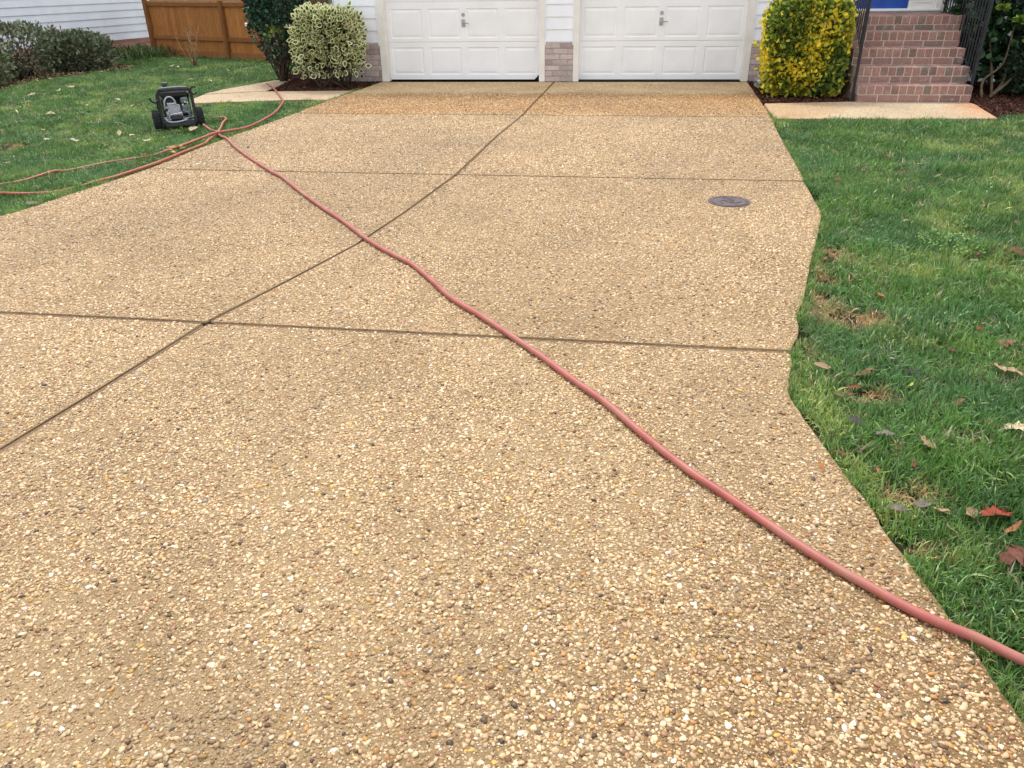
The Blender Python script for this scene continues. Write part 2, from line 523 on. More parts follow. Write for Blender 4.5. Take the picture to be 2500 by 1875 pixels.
XL, XR, XD = fx(LEFT), fx(RIGHT), fx(DIAG)
J = [lambda x: 13.55, lambda x: 10.146 - 0.0227 * (x + 0.9), lambda x: 6.84 - 0.022 * (x + 1.34), lambda x: 3.452 - 0.029 * (x + 2.0), lambda x: -3.0]
JG = [0.0, 0.012, 0.011, 0.014, 0.0]
DG = [0.013, 0.014, 0.014, 0.015]

def corner(xf, jf, dx=0.0, dy=0.0):
    y = jf(0.0)
    for _ in range(12):
        y = jf(xf(y) + dx) + dy
    return (xf(y) + dx, y)

def side(xf, dx, ya, yb, line):
    ys = sorted([p[1] for p in line if min(ya, yb) + 0.03 < p[1] < max(ya, yb) - 0.03], reverse=ya > yb)
    return [(xf(y) + dx, y) for y in ys]

def smooth_line(line, n=5, wob=0.003):
    sp = []
    P_ = [np.array(p) for p in line]
    P_ = [2 * P_[0] - P_[1]] + P_ + [2 * P_[-1] - P_[-2]]
    for i in range(1, len(P_) - 2):
        p0, p1, p2, p3 = P_[i - 1:i + 3]
        for k in range(n):
            t = k / n
            sp.append(0.5 * (2 * p1 + (p2 - p0) * t + (2 * p0 - 5 * p1 + 4 * p2 - p3) * t * t + (3 * p1 - p0 - 3 * p2 + p3) * t ** 3))
    sp.append(P_[-2])
    out = [(float(p[0]) + random.uniform(-wob, wob) * (0 < i < len(sp) - 1), float(p[1])) for i, p in enumerate(sp)]
    keep = [out[0]]
    for p in out[1:]:
        if p[1] < keep[-1][1] - 0.004: keep.append(p)
    return keep
LEFT, RIGHT = smooth_line(LEFT), smooth_line(RIGHT)
XL, XR = fx(LEFT), fx(RIGHT)
DRIVE = RIGHT[::-1] + LEFT
driveway = poly_slab('driveway', [(x * 0.999, y) for x, y in DRIVE], -0.16, -0.05, M_EDGE)
tag(driveway, 'tan exposed aggregate driveway running up to the garage', kind='structure')
SLABS = []
for i in range(4):
    for sd in (0, 1):
        hi_g, lo_g = -JG[i], JG[i + 1]
        g = DG[i]
        xa, xb = (XL, XD) if sd == 0 else (XD, XR)
        la, lb = (LEFT, DIAG) if sd == 0 else (DIAG, RIGHT)
        da, db = (0.0, -g) if sd == 0 else (g, 0.0)
        p_al, p_ah = corner(xa, J[i + 1], da, lo_g), corner(xa, J[i], da, hi_g)
        p_bl, p_bh = corner(xb, J[i + 1], db, lo_g), corner(xb, J[i], db, hi_g)
        poly = [p_al] + side(xa, da, p_al[1], p_ah[1], la) + [p_ah, p_bh] + side(xb, db, p_bh[1], p_bl[1], lb) + [p_bl]
        SLABS.append(poly)
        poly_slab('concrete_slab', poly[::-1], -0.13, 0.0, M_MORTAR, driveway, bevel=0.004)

# joint boards lying in the gaps, a little below the surface
def strip(name, line, half, ztop, mat, parent):
    bm = bmesh.new()
    L_ = [np.array(p) for p in line]
    prev = None
    for i, p in enumerate(L_):
        t = L_[min(i + 1, len(L_) - 1)] - L_[max(i - 1, 0)]
        t = t / np.linalg.norm(t); n = np.array((-t[1], t[0])) * half
        q = [bm.verts.new((p[0] + n[0], p[1] + n[1], ztop)), bm.verts.new((p[0] - n[0], p[1] - n[1], ztop)),
             bm.verts.new((p[0] - n[0], p[1] - n[1], ztop - 0.05)), bm.verts.new((p[0] + n[0], p[1] + n[1], ztop - 0.05))]
        if prev:
            for a in range(4):
                bm.faces.new((prev[a], prev[(a + 1) % 4], q[(a + 1) % 4], q[a]))
        else:
            bm.faces.new(q)
        prev = q
    bm.faces.new(prev)
    return from_bm(name, bm, mat, parent)

def diag_part(ya, yb):
    return [(XD(ya), ya)] + side(XD, 0, ya, yb, DIAG) + [(XD(yb), yb)]
strip('joint_filler', diag_part(13.2, -2.95), 0.0125, -0.010, M_EDGE, driveway)
for j_, xa, xb, hw_ in ((1, XL(10.2), XR(10.1), 0.0115), (2, XL(6.9), XR(6.8), 0.0105), (3, XL(3.5), XR(3.37), 0.0128)):
    strip('joint_filler', [(x, J[j_](x)) for x in np.linspace(xa + 0.01, xb - 0.01, 14)], hw_, -0.0065 - 0.001 * j_ if j_ == 3 else -0.003 - 0.0004 * j_, M_EDGE, driveway)
strip('joint_board', diag_part(13.05, J[3](-2.0) + 0.03), 0.0040, -0.005, M_STRIP, driveway)
strip('joint_board', diag_part(J[3](-2.0) - 0.03, -2.9), 0.0062, -0.004, M_STRIP, driveway)
for xa, xb in ((XL(3.5), -2.05), (-2.0, XR(3.37))):
    strip('joint_board', [(x, J[3](x)) for x in np.linspace(xa + 0.01, xb - 0.01, 12)], 0.0050, -0.004, M_STRIP, driveway)

# ---- walks
WALK_R = [(2.045, 11.19), (3.26, 11.40), (3.26, 11.352), (4.70, 11.30), (4.70, 11.18), (4.53, 10.05), (1.958, 9.955)]
walk_r = poly_slab('front_walk', WALK_R[::-1], -0.12, 0.002, M_WALK_R, None, bevel=0.006)
tag(walk_r, 'pale aggregate front walk below the brick steps', kind='structure')
WALK_L1 = [(-4.075, 11.44), (-4.59, 11.43), (-5.72, 11.14), (-5.97, 11.07), (-6.2, 11.5), (-6.26, 11.93), (-5.41, 12.33), (-4.0, 12.44)]
WALK_L2 = [(-6.27, 11.97), (-6.27, 12.1), (-6.18, 12.69), (-5.85, 13.73), (-5.6, 13.9), (-5.46, 12.93), (-5.42, 12.37)]
walk_l = poly_slab('side_walk', WALK_L1, -0.12, 0.002, M_WALK_L, None, bevel=0.006)
tag(walk_l, 'pale aggregate side walk left of the driveway', kind='structure')
poly_slab('concrete_slab', WALK_L2, -0.12, 0.004, M_WALK_L, walk_l, bevel=0.006)

# ---- mulch beds
BED_L = [(-5.40, 12.36), (-3.99, 12.47), (-3.87, 13.6), (-4.55, 13.62), (-4.55, 15.5), (-6.0, 15.5), (-5.84, 13.78), (-5.58, 13.92), (-5.44, 12.93)]
BED_R = [(2.165, 13.62), (2.135, 12.93), (2.045, 11.215), (3.24, 11.43), (3.24, 13.62)]
BED_RR = [(4.72, 13.62), (4.72, 11.2), (4.56, 10.1), (9.0, 10.4), (9.0, 13.62)]
BED_H = [(-10.0, 15.3), (-10.5, 14.2), (-10.15, 12.6), (-10.1, 10.5), (-12.6, 10.5), (-12.0, 17.6), (-9.8, 16.2)]
for nm, pl, lb in (('mulch_bed', BED_L, 'dark mulch bed under the shrubs left of the garage'), ('mulch_bed', BED_R, 'dark mulch bed under the yellow shrub'),
                   ('mulch_bed', BED_RR, 'dark mulch bed right of the brick steps'), ('mulch_bed', BED_H, 'leaf littered bed under the neighbour hedge')):
    tag(poly_slab(nm, pl, -0.08, -0.012, M_MULCH), lb, kind='structure')

# ================================================================ pebbles in the concrete
def rock_mesh(name, seed, flat=0.62, sub=2):
    bm = bmesh.new()
    bmesh.ops.create_icosphere(bm, subdivisions=sub, radius=1.0)
    rr = np.random.default_rng(seed)
    ks = [(rr.normal(size=3), rr.uniform(0, 6.28), rr.uniform(0.05, 0.11)) for _ in range(7)]
    ex = rr.uniform(0.78, 1.0)
    cuts = [(Vector(rr.normal(size=3)).normalized(), rr.uniform(0.72, 0.9)) for _ in range(4)]
    for v in bm.verts:
        d = v.co.normalized()
        f = 1.0 + sum(a * math.sin(2.2 * d.dot(Vector(k)) + ph) for k, ph, a in ks)
        p = d * f
        for n, h in cuts:                                   # worn flats
            t = p.dot(n)
            if t > h: p = p - n * (t - h) * 0.8
        v.co = Vector((p.x, p.y * ex, p.z * flat))
    me = bpy.data.meshes.new(name)
    bm.to_mesh(me); bm.free()
    me.polygons.foreach_set('use_smooth', [True] * len(me.polygons))
    return me

PAL = np.array([S(204, 180, 143)[:3], S(214, 193, 158)[:3], S(226, 210, 180)[:3], S(243, 238, 228)[:3], S(164, 132, 98)[:3], S(190, 146, 88)[:3],
                S(206, 168, 92)[:3], S(148, 138, 126)[:3], S(84, 70, 60)[:3], S(164, 120, 96)[:3], S(192, 166, 129)[:3], S(122, 92, 66)[:3]])
def pebble_colours(x, y, n):
    near = np.clip((2.5 - y) / 1.2, 0, 1) * (0.45 + 0.55 * np.clip((x + 1.0) / 1.6, 0, 1))
    w = np.zeros((n, 12))
    clus = vnoise(x, y, 0.16, 3); clus2 = vnoise(x, y, 0.13, 5); grey = vnoise(x, y, 0.3, 8)
    dirt = vnoise(x, y, 0.55, 21) * 0.6 + vnoise(x, y, 0.2, 22) * 0.4
    w[:, 0] = 32; w[:, 1] = 20; w[:, 2] = 7 + 4 * near; w[:, 3] = 1.2 + 3.0 * near; w[:, 4] = 8 + 8 * near
    w[:, 5] = 0.8 + 5 * near + 14 * np.clip(clus - 0.62, 0, 1) * (0.5 + near) + 3 * near
    w[:, 6] = 1.5 + 26 * np.clip(clus2 - 0.66, 0, 1) + 2 * near
    w[:, 7] = 0.8 + 7 * np.clip(grey - 0.6, 0, 1); w[:, 8] = 0.9 + 2.2 * near + 4 * np.clip(dirt - 0.7, 0, 1)
    w[:, 9] = 0.7 + 8 * np.clip(clus - 0.7, 0, 1) + 1.5 * near; w[:, 10] = 30; w[:, 11] = 2.5 + 3.5 * near + 14 * np.clip(dirt - 0.6, 0, 1)
    cw = np.cumsum(w, 1); cw /= cw[:, -1:]
    k = (RNG.random((n, 1)) > cw).sum(1)
    c = PAL[np.clip(k, 0, 11)] * RNG.uniform(0.58, 1.06, (n, 1)) * np.array([1.05, 0.975, 0.89])
    # worn-in tones of the slabs themselves: browner middle slabs, a golden unwashed band before the garage, a pale apron at the doors, partly brightened against the eave shade
    mid = np.clip((y - 3.45) / 0.05, 0, 1) * np.clip((10.1 - y) / 0.1, 0, 1)
    c *= 1 - mid[:, None] * np.array([0.04, 0.055, 0.06])
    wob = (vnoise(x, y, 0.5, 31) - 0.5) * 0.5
    corner_dirt = np.clip((x - 0.9 * y + (vnoise(x, y, 0.3, 35) - 0.5) * 0.8 + 1.6) / 1.3, 0, 1)            # grimy near right corner by the lawn
    c *= 1 - corner_dirt[:, None] * np.array([0.16, 0.20, 0.24]) * RNG.uniform(0.2, 1.6, (n, 1))
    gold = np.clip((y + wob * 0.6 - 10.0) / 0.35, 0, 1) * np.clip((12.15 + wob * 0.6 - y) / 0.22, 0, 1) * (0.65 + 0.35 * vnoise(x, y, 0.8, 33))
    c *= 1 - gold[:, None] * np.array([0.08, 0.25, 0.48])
    c *= 1 + 0.25 * np.clip((y - 12.1) / 0.2, 0, 1)[:, None] * np.array([0.9, 1.0, 1.15])  # apron stones coloured brighter to make up for the shade under the eave
    c *= (0.86 + 0.28 * vnoise(x, y, 0.9, 41))[:, None] * (0.93 + 0.14 * vnoise(x, y, 0.28, 42))[:, None]
    for cx, cy, rr_, kk in ((-0.86, 1.16, 0.16, 0.28), (-0.75, 1.02, 0.12, 0.2), (0.55, 1.55, 0.22, 0.2), (-0.1, 6.3, 0.3, 0.12)):      # old oil drips
        c *= 1 - kk * np.clip(1.25 - (np.hypot(x - cx, y - cy) / rr_ + (vnoise(x, y, 0.06, 61) - 0.5)), 0, 1)[:, None]
    return c

def field(y0, y1, s, jit=0.48):
    xs = np.arange(-6.2, 2.4, s); ys = np.arange(y0, y1, s * 0.95)
    X, Y = np.meshgrid(xs, ys)
    X = X + (np.arange(len(ys)) % 2)[:, None] * s * 0.5
    X = (X + RNG.uniform(-jit, jit, X.shape) * s).ravel(); Y = (Y + RNG.uniform(-jit, jit, Y.shape) * s).ravel()
    k = in_poly(X, Y, DRIVE)
    X, Y = X[k], Y[k]
    k = (seg_dist(X, Y, LEFT) > 0.006) & (seg_dist(X, Y, RIGHT) > 0.006)
    X, Y = X[k], Y[k]
    k = seg_dist(X, Y, DIAG) > np.where(Y < 3.45, 0.0205, 0.019)
    for j, g in ((1, 0.022), (2, 0.020), (3, 0.021)):
        k &= np.abs(Y - np.array([J[j](0)]) - (np.array([J[j](1)]) - J[j](0)) * X) > g
    k &= visible(np.stack([X, Y, X * 0], 1), 0.12)
    k &= ~((np.abs(X - 0.94) < 0.19) & (np.hypot(X - 0.941, Y - 6.06) < 0.172))        # the round cover
    return X[k], Y[k]

peb_P, peb_R, peb_S, peb_C = [], [], [], []
def layer(y0, y1, s, rmin, rmax, keep, lift, bare=0.0, pw=1.6):
    X, Y = field(y0, y1, s)
    k = RNG.random(len(X)) < keep
    if bare:                                                     # bald sandy places between the stones
        bn = vnoise(X, Y, 0.23, 51) * 0.6 + vnoise(X, Y, 0.09, 52) * 0.4
        k &= RNG.random(len(X)) > np.clip((bn - 0.55) * 4.0, 0, 0.85) * bare
    X, Y = X[k], Y[k]
    n = len(X)
    r = rmin + (rmax - rmin) * RNG.random(n) ** pw
    r *= 1 + 0.10 * np.clip((2.6 - Y) / 1.2, 0, 1) * np.clip((X + 0.6) / 1.2, 0, 1)      # coarser stones in the near right corner
    P = np.stack([X, Y, r * RNG.uniform(-0.2, lift, n)], 1)
    rot = np.stack([RNG.normal(0, 0.22, n), RNG.normal(0, 0.22, n), RNG.uniform(0, 6.283, n)], 1)
    scl = np.stack([r * RNG.uniform(0.9, 1.22, n), r * RNG.uniform(0.78, 1.0, n), r * RNG.uniform(0.68, 0.95, n)], 1)
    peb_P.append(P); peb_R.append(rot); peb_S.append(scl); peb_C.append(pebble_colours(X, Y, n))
layer(0.6, 3.6, 0.0128, 0.0034, 0.0092, 0.97, 0.32, 0.5, 1.8)
layer(0.6, 3.6, 0.0094, 0.0020, 0.0042, 0.8, 0.3, 0.2)
layer(3.6, 6.9, 0.0148, 0.0044, 0.0094, 0.97, 0.25, 0.3)
layer(6.9, 10.2, 0.0185, 0.0060, 0.0108, 0.97, 0.25, 0.3)
layer(10.2, 12.15, 0.0240, 0.0080, 0.0135, 0.94, 0.2, 0.2)
layer(12.15, 13.5, 0.0230, 0.0060, 0.0100, 0.45, 0.0, 0.3)
peb_P, peb_R, peb_S, peb_C = map(np.concatenate, (peb_P, peb_R, peb_S, peb_C))
PEBM = [rock_mesh('pebble_%d' % i, 100 + i) for i in range(6)]
peb_I = RNG.integers(0, 6, len(peb_P))
# the 300 that show largest are single parts of the driveway, the rest is one bed of stones
vis = visible(peb_P, 0.0)
app = peb_S[:, 0] * peb_S[:, 1] / np.sum((peb_P - CAMP) ** 2, 1) * vis
big = np.argsort(-app)[:300]
PEBM1 = []
for m_ in PEBM:
    c_ = m_.copy(); c_.name = 'pebble'; c_.materials.append(M_PEB1); PEBM1.append(c_)
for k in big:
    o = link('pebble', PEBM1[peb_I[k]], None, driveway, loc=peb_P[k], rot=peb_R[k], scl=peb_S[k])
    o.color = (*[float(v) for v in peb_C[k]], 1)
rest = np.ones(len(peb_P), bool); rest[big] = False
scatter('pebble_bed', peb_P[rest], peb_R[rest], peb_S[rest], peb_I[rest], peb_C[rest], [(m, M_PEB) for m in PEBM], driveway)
print('pebbles', len(peb_P))

# ================================================================ house
FY = 13.55                      # plane of the casings
DY = 13.72                      # plane of the garage doors
house = empty('house', (0.8, FY, 0), label='white vinyl sided house with two white garage doors and pinkish brick base', cat='house')
WALLH = 2.95
def wall(x0, x1, z0, z1, y0=FY + 0.035, y1=FY + 0.2):
    return boxo('wall', (x0, x1, y0, y1, z0, z1), M_SIDING, house)
wall(-4.55, -3.755, 0.0, WALLH); wall(-1.165, -0.575, 0.0, WALLH); wall(2.095, 3.42, 0.0, WALLH); wall(4.86, 9.0, 0.0, WALLH)
wall(-3.755, -1.165, 2.44, WALLH); wall(-0.575, 2.095, 2.44, WALLH); wall(3.42, 4.86, 3.1 - 0.2, WALLH)
boxo('wall', (-4.55, -4.38, FY + 0.2, 22.0, 0.0, WALLH), M_SIDING, house)
boxo('wall', (8.8, 9.0, FY + 0.2, 22.0, 0.0, WALLH), M_SIDING, house)
boxo('wall', (-4.38, 8.8, 21.8, 22.0, 0.0, WALLH), M_SIDING, house)
# roof over the front range
bm = bmesh.new()
rv = [bm.verts.new(v) for v in ((-4.9, FY - 0.12, WALLH), (9.3, FY - 0.12, WALLH), (9.3, 17.8, 5.0), (-4.9, 17.8, 5.0), (9.3, 22.3, WALLH), (-4.9, 22.3, WALLH))]
rb = [bm.verts.new(v.co + Vector((0, 0, 0.14))) for v in rv]
for a, b, c, d in ((0, 1, 2, 3), (3, 2, 4, 5)):
    bm.faces.new([rv[i] for i in (d, c, b, a)]); bm.faces.new([rb[i] for i in (a, b, c, d)])
for a, b in ((0, 1), (1, 2), (2, 4), (4, 5), (5, 3), (3, 0)):
    bm.faces.new((rv[a], rv[b], rb[b], rb[a]))
from_bm('roof', bm, M_ROOF, house)
# gable ends
for xg in (-4.5, 8.95):
    bm = bmesh.new()
    a = [bm.verts.new((xg - 0.05, y, z)) for y, z in ((FY + 0.04, WALLH), (22.0, WALLH), (17.8, 4.93))]
    b = [bm.verts.new((xg + 0.05, y, z)) for y, z in ((FY + 0.04, WALLH), (22.0, WALLH), (17.8, 4.93))]
    bm.faces.new(a); bm.faces.new(b[::-1])
    for i in range(3): bm.faces.new((a[i], a[(i + 1) % 3], b[(i + 1) % 3], b[i]))
    from_bm('gable_wall', bm, M_SIDING, house)

def lap_course(name, x0, x1, z0, z1, mat, parent, y=FY + 0.034, out=0.020, rot=None):
    """one course of lap siding: thick butt at the bottom, thin at the top"""
    bm = bmesh.new()
    prof = [(0.0, z1), (-0.004, z1), (-out, z0 + 0.006), (-out, z0), (-0.003, z0), (0.0, z0)]
    a = [bm.verts.new((x0, y + p, z)) for p, z in prof]
    b = [bm.verts.new((x1, y + p, z)) for p, z in prof]
    for i in range(len(prof) - 1):
        bm.faces.new((a[i], a[i + 1], b[i + 1], b[i]))
    bm.faces.new(a); bm.faces.new(b[::-1])
    if rot is not None:
        bmesh.ops.transform(bm, matrix=rot, verts=bm.verts[:])
    return from_bm(name, bm, mat, parent)

EXPO = 0.1825
for x0, x1 in ((-4.46, -3.872), (-1.085, -0.655), (2.185, 3.40), (4.90, 8.9)):
    k = 0
    while 0.607 + k * EXPO < WALLH - 0.02:
        z0 = 0.607 + k * EXPO
        lap_course('siding_course', x0, x1, z0, min(z0 + EXPO + 0.008, WALLH - 0.01), M_SIDING, house, y=FY + 0.0335 - 0.0004 * (k % 2))
        k += 1
for x0, x1 in ((-3.85, -1.09), (-0.65, 2.17)):
    for k in range(2):
        z0 = 2.58 + k * EXPO
        lap_course('siding_course', x0 + 0.0, x1, z0, min(z0 + EXPO + 0.006, WALLH - 0.012), M_SIDING, house, y=FY + 0.031)
# J-channels and corner board
for x0, x1 in ((-3.872, -3.853), (-1.099, -1.085), (-0.655, -0.641), (2.168, 2.185)):
    boxo('siding_channel', (x0, x1, FY + 0.002, FY + 0.034, 0.56, 2.44), M_SIDING, house, 0.002)
boxo('corner_board', (-4.565, -4.46, FY + 0.004, FY + 0.034, 0.02, WALLH), M_SIDING, house, 0.003)
boxo('corner_board', (-4.58, -4.552, FY + 0.004, FY + 0.12, 0.02, WALLH), M_SIDING, house, 0.003)

# brick base panels
def brick_mesh(nm, lx, ly, lz, mat, seed, bev=0.004):
    bm = bmesh.new()
    bbox(bm, -lx / 2, lx / 2, -ly / 2, ly / 2, -lz / 2, lz / 2, bevel=bev)
    rr = np.random.default_rng(seed)
    for v in bm.verts:
        v.co += Vector(np.clip(rr.normal(0, 0.0012, 3), -0.002, 0.002))
    bmesh.ops.recalc_face_normals(bm, faces=bm.faces[:])
    me = bpy.data.meshes.new(nm); bm.to_mesh(me); bm.free()
    me.materials.append(mat)
    return me

def brick_face(parent, x0, x1, z0, z1, y, mat, mort, bl=0.252, bh=0.0785, jt=0.012, dep=0.05, off=0.0, xf=None):
    """courses of single bricks, front face near plane y (towards the viewer), pale joints recessed behind"""
    cache = {}
    bm = bmesh.new(); bbox(bm, x0, x1, y + 0.006, y + dep, z0, z1)
    if xf is not None: bmesh.ops.transform(bm, matrix=xf, verts=bm.verts[:])
    from_bm('mortar', bm, mort, parent)
    nrow = int(round((z1 - z0) / (bh + jt)))
    rh = (z1 - z0) / nrow
    for r_ in range(nrow):
        x = x0 - ((bl * 0.5) if r_ % 2 else 0.0) - off * bl
        while x < x1 - 0.01:
            a, b = max(x, x0), min(x + bl - jt, x1)
            if b - a > 0.02:
                key = (round(b - a, 3), random.randrange(3))
                if key not in cache:
                    cache[key] = brick_mesh('brick', b - a, dep, rh - jt, mat, len(cache) + int(1000 * abs(y)))
                m = Matrix.Translation(((a + b) / 2, y + dep / 2 + random.uniform(-0.003, 0.002), z0 + (r_ + 0.5) * rh)) @ Euler((0, random.gauss(0, 0.004), 0)).to_matrix().to_4x4()
                if xf is not None: m = xf @ m
                o = link('brick', cache[key], None, None)
                o.matrix_basis = m
                attach(o, parent)
            x += bl
brick_face(house, -4.455, -3.855, 0.0, 0.59, FY + 0.012, M_BRICKP, M_MORTP, off=0.3)
brick_face(house, -1.098, -0.642, 0.0, 0.59, FY + 0.012, M_BRICKP, M_MORTP, off=0.0)
brick_face(house, 2.17, 3.24, 0.0, 0.59, FY + 0.012, M_BRICKP, M_MORTP, off=0.6)

# casings round the garage openings
def casing(x0, x1, z0, z1, y0=FY, y1=FY + 0.033):
    return boxo('casing', (x0, x1, y0, y1, z0, z1), M_TRIM, house, 0.003)
for x0, x1 in ((-3.852, -3.735), (-1.195, -1.10), (-0.640, -0.545), (2.062, 2.167)):
    casing(x0, x1, 0.004, 2.44)
casing(-3.86, -1.092, 2.441, 2.575); casing(-0.648, 2.175, 2.441, 2.575)
for x0, x1 in ((-3.752, -3.7362), (-1.1938, -1.168), (-0.572, -0.5462), (2.0632, 2.09)):
    boxo('door_jamb', (x0, x1, FY + 0.034, DY + 0.03, 0.004, 2.438), M_TRIM, house, 0.002)

M_SEAL = varied('grey_rubber_seal', S(84, 80, 76), S(112, 108, 102), 60, 0.8, 0.2)
def garage_door(x0, x1, panels, lever, black_gap):
    """four sections, each with four raised panels in a sunk field"""
    secs = [(0.020, 0.602), (0.606, 1.206), (1.21, 1.81), (1.814, 2.42)]
    bm = bmesh.new()
    prow = []
    for k, (z0, z1) in enumerate(secs):
        pz0, pz1 = z0 + 0.072, z1 - 0.084
        if k == 0: pz0, pz1 = 0.098, 0.520
        if k == 1: pz0, pz1 = 0.659, 1.100
        prow.append((pz0, pz1))
        xs = [x0] + [v for p in panels for v in p] + [x1]
        for i in range(0, len(xs), 2):                                 # stiles
            bbox(bm, xs[i], xs[i + 1], DY, DY + 0.035, pz0, pz1)
        bbox(bm, x0, x1, DY, DY + 0.035, z0, pz0)                      # rails
        bbox(bm, x0, x1, DY, DY + 0.035, pz1, z1)
    bbox(bm, x0, x1, DY + 0.030, DY + 0.045, 0.03, 2.42)
    bmesh.ops.remove_doubles(bm, verts=bm.verts[:], dist=1e-5)
    gd = from_bm('garage_door', bm, M_DOOR, house)
    for pz0, pz1 in prow:
        for a, b in panels:
            bm = bmesh.new()
            def rect(i, y): return [bm.verts.new(v) for v in ((a + i, y, pz0 + i), (b - i, y, pz0 + i), (b - i, y, pz1 - i), (a + i, y, pz1 - i))]
            rs = [rect(0.0, DY + 0.001), rect(0.012, DY + 0.008), rect(0.022, DY + 0.0085), rect(0.052, DY + 0.0025), rect(0.056, DY + 0.002)]
            for p, q in zip(rs[:-1], rs[1:]):
                for i in range(4): bm.faces.new((p[i], p[(i + 1) % 4], q[(i + 1) % 4], q[i]))
            bm.faces.new(rs[-1])
            from_bm('raised_panel', bm, M_DOOR, gd)
    # bottom seal
    boxo('bottom_seal', (x0 + 0.01, x1 - 0.01, DY + 0.006, DY + 0.03, 0.004 if not black_gap else 0.008, 0.020), M_BLACK if black_gap else M_SEAL, gd)
    hx = lever
    bm = bmesh.new()
    cyl(bm, (hx, DY + 0.001, 1.008), (hx, DY - 0.012, 1.008), 0.030, 0.028, 20)
    cyl(bm, (hx, DY - 0.012, 1.008), (hx, DY - 0.018, 1.008), 0.018, 0.016, 16)
    from_bm('lock_cylinder', bm, M_STEEL, gd, smooth=True, sharp=40)
    bm = bmesh.new()
    bbox(bm, hx - 0.030, hx + 0.030, DY - 0.014, DY + 0.001, 0.825, 0.940, bevel=0.006)
    cyl(bm, (hx, DY - 0.014, 0.885), (hx, DY - 0.045, 0.885), 0.011, 0.011, 12)
    tube(bm, [(hx - 0.012, DY - 0.045, 0.885), (hx + 0.045, DY - 0.047, 0.886), (hx + 0.10, DY - 0.040, 0.882)], [0.011, 0.009, 0.006], 10)
    cyl(bm, (hx, DY - 0.014, 0.848), (hx, DY - 0.018, 0.848), 0.010, 0.009, 12)
    from_bm('lever_handle', bm, M_STEEL, gd, smooth=True, sharp=40)
    return gd
def pans(a, w, pitch): return [(a + i * pitch, a + i * pitch + w) for i in range(4)]
garage_door(-3.752, -1.178, pans(-3.683, 0.533, 0.637), -2.455, True)
garage_door(-0.562, 2.078, pans(-0.500, 0.541, 0.6535), 0.745, False)
# gnawed black corner of the left door's seal and little cable clips along it
bm = bmesh.new()
sv = [(-1.30, 0.008), (-1.195, 0.008), (-1.195, 0.075), (-1.225, 0.085), (-1.25, 0.05)]
f0 = [bm.verts.new((x, DY - 0.006, z)) for x, z in sv]; f1 = [bm.verts.new((x, DY - 0.001, z)) for x, z in sv]
bm.faces.new(f0); bm.faces.new(f1[::-1])
for i in range(5): bm.faces.new((f0[i], f0[(i + 1) % 5], f1[(i + 1) % 5], f1[i]))
from_bm('torn_seal', bm, M_BLACK, house)

# front door, sidelight, threshold
DZ = 0.995
FD = FY + 0.06
boxo('front_door', (3.50, 4.405, FD, FD + 0.05, DZ + 0.045, DZ + 2.08), M_BLUE, house, 0.004)
boxo('threshold', (3.44, 4.86, FD - 0.06, FD + 0.06, DZ + 0.012, DZ + 0.044), M_DOOR, house, 0.004)
boxo('sill', (3.40, 4.89, FD - 0.10, FD + 0.06, DZ - 0.035, DZ + 0.011), M_GREYSILL, house, 0.004)
boxo('door_frame', (4.407, 4.455, FD - 0.03, FD + 0.05, DZ + 0.045, DZ + 2.1), M_TRIM, house, 0.003)
boxo('door_frame', (3.44, 3.498, FD - 0.03, FD + 0.05, DZ + 0.045, DZ + 2.1), M_TRIM, house, 0.003)
sl = boxo('sidelight', (4.457, 4.79, FD, FD + 0.05, DZ + 0.045, DZ + 2.08), M_TRIM, house, 0.003)
bm = bmesh.new()
a, b, z0, z1 = 4.505, 4.745, DZ + 0.12, DZ + 0.62
def rect(i, y): return [bm.verts.new(v) for v in ((a + i, y, z0 + i), (b - i, y, z0 + i), (b - i, y, z1 - i), (a + i, y, z1 - i))]
rs = [rect(0, FD - 0.001), rect(0.012, FD - 0.010), rect(0.02, FD - 0.002), rect(0.05, FD - 0.008)]
for p, q in zip(rs[:-1], rs[1:]):
    for i in range(4): bm.faces.new((p[i], p[(i + 1) % 4], q[(i + 1) % 4], q[i]))
bm.faces.new(rs[-1])
from_bm('raised_panel', bm, M_TRIM, sl)
boxo('casing', (4.792, 4.885, FD - 0.055, FD + 0.03, DZ + 0.012, DZ + 2.2), M_TRIM, house, 0.004)

# ================================================================ brick steps
SX0, SX1, SY0, TR = 3.27, 4.70, 11.345, 0.28
steps = empty('brick_steps', (4.0, 12.4, 0), label='red brick entry steps with pale mortar leading to the blue door', cat='steps')
TOPS = [0.2085, 0.411, 0.614, 0.8065, 0.992]
bm = bmesh.new()
for i, t in enumerate(TOPS):
    y0 = SY0 + i * TR
    y1 = SY0 + (i + 1) * TR if i < 4 else FY + 0.02
    bbox(bm, SX0 + 0.004, SX1 + (0.0 if i < 4 else 0.14) - 0.004, y0 - 0.0005, y1 + 0.012 if i < 4 else y1, -0.05, t - 0.009)
from_bm('mortar_core', bm, M_MORTJ, steps)
bc = {}
def brick_at(key, dims, c, rz=0.0, tw=0.004):
    k = (key, random.randrange(3))
    if k not in bc: bc[k] = brick_mesh('brick', *dims, M_BRICK, hash(k) % 9999, 0.005)
    o = link('brick', bc[k], None, None)
    o.location = c
    o.rotation_euler = (random.gauss(0, tw), random.gauss(0, tw), rz + random.gauss(0, tw))
    attach(o, steps)
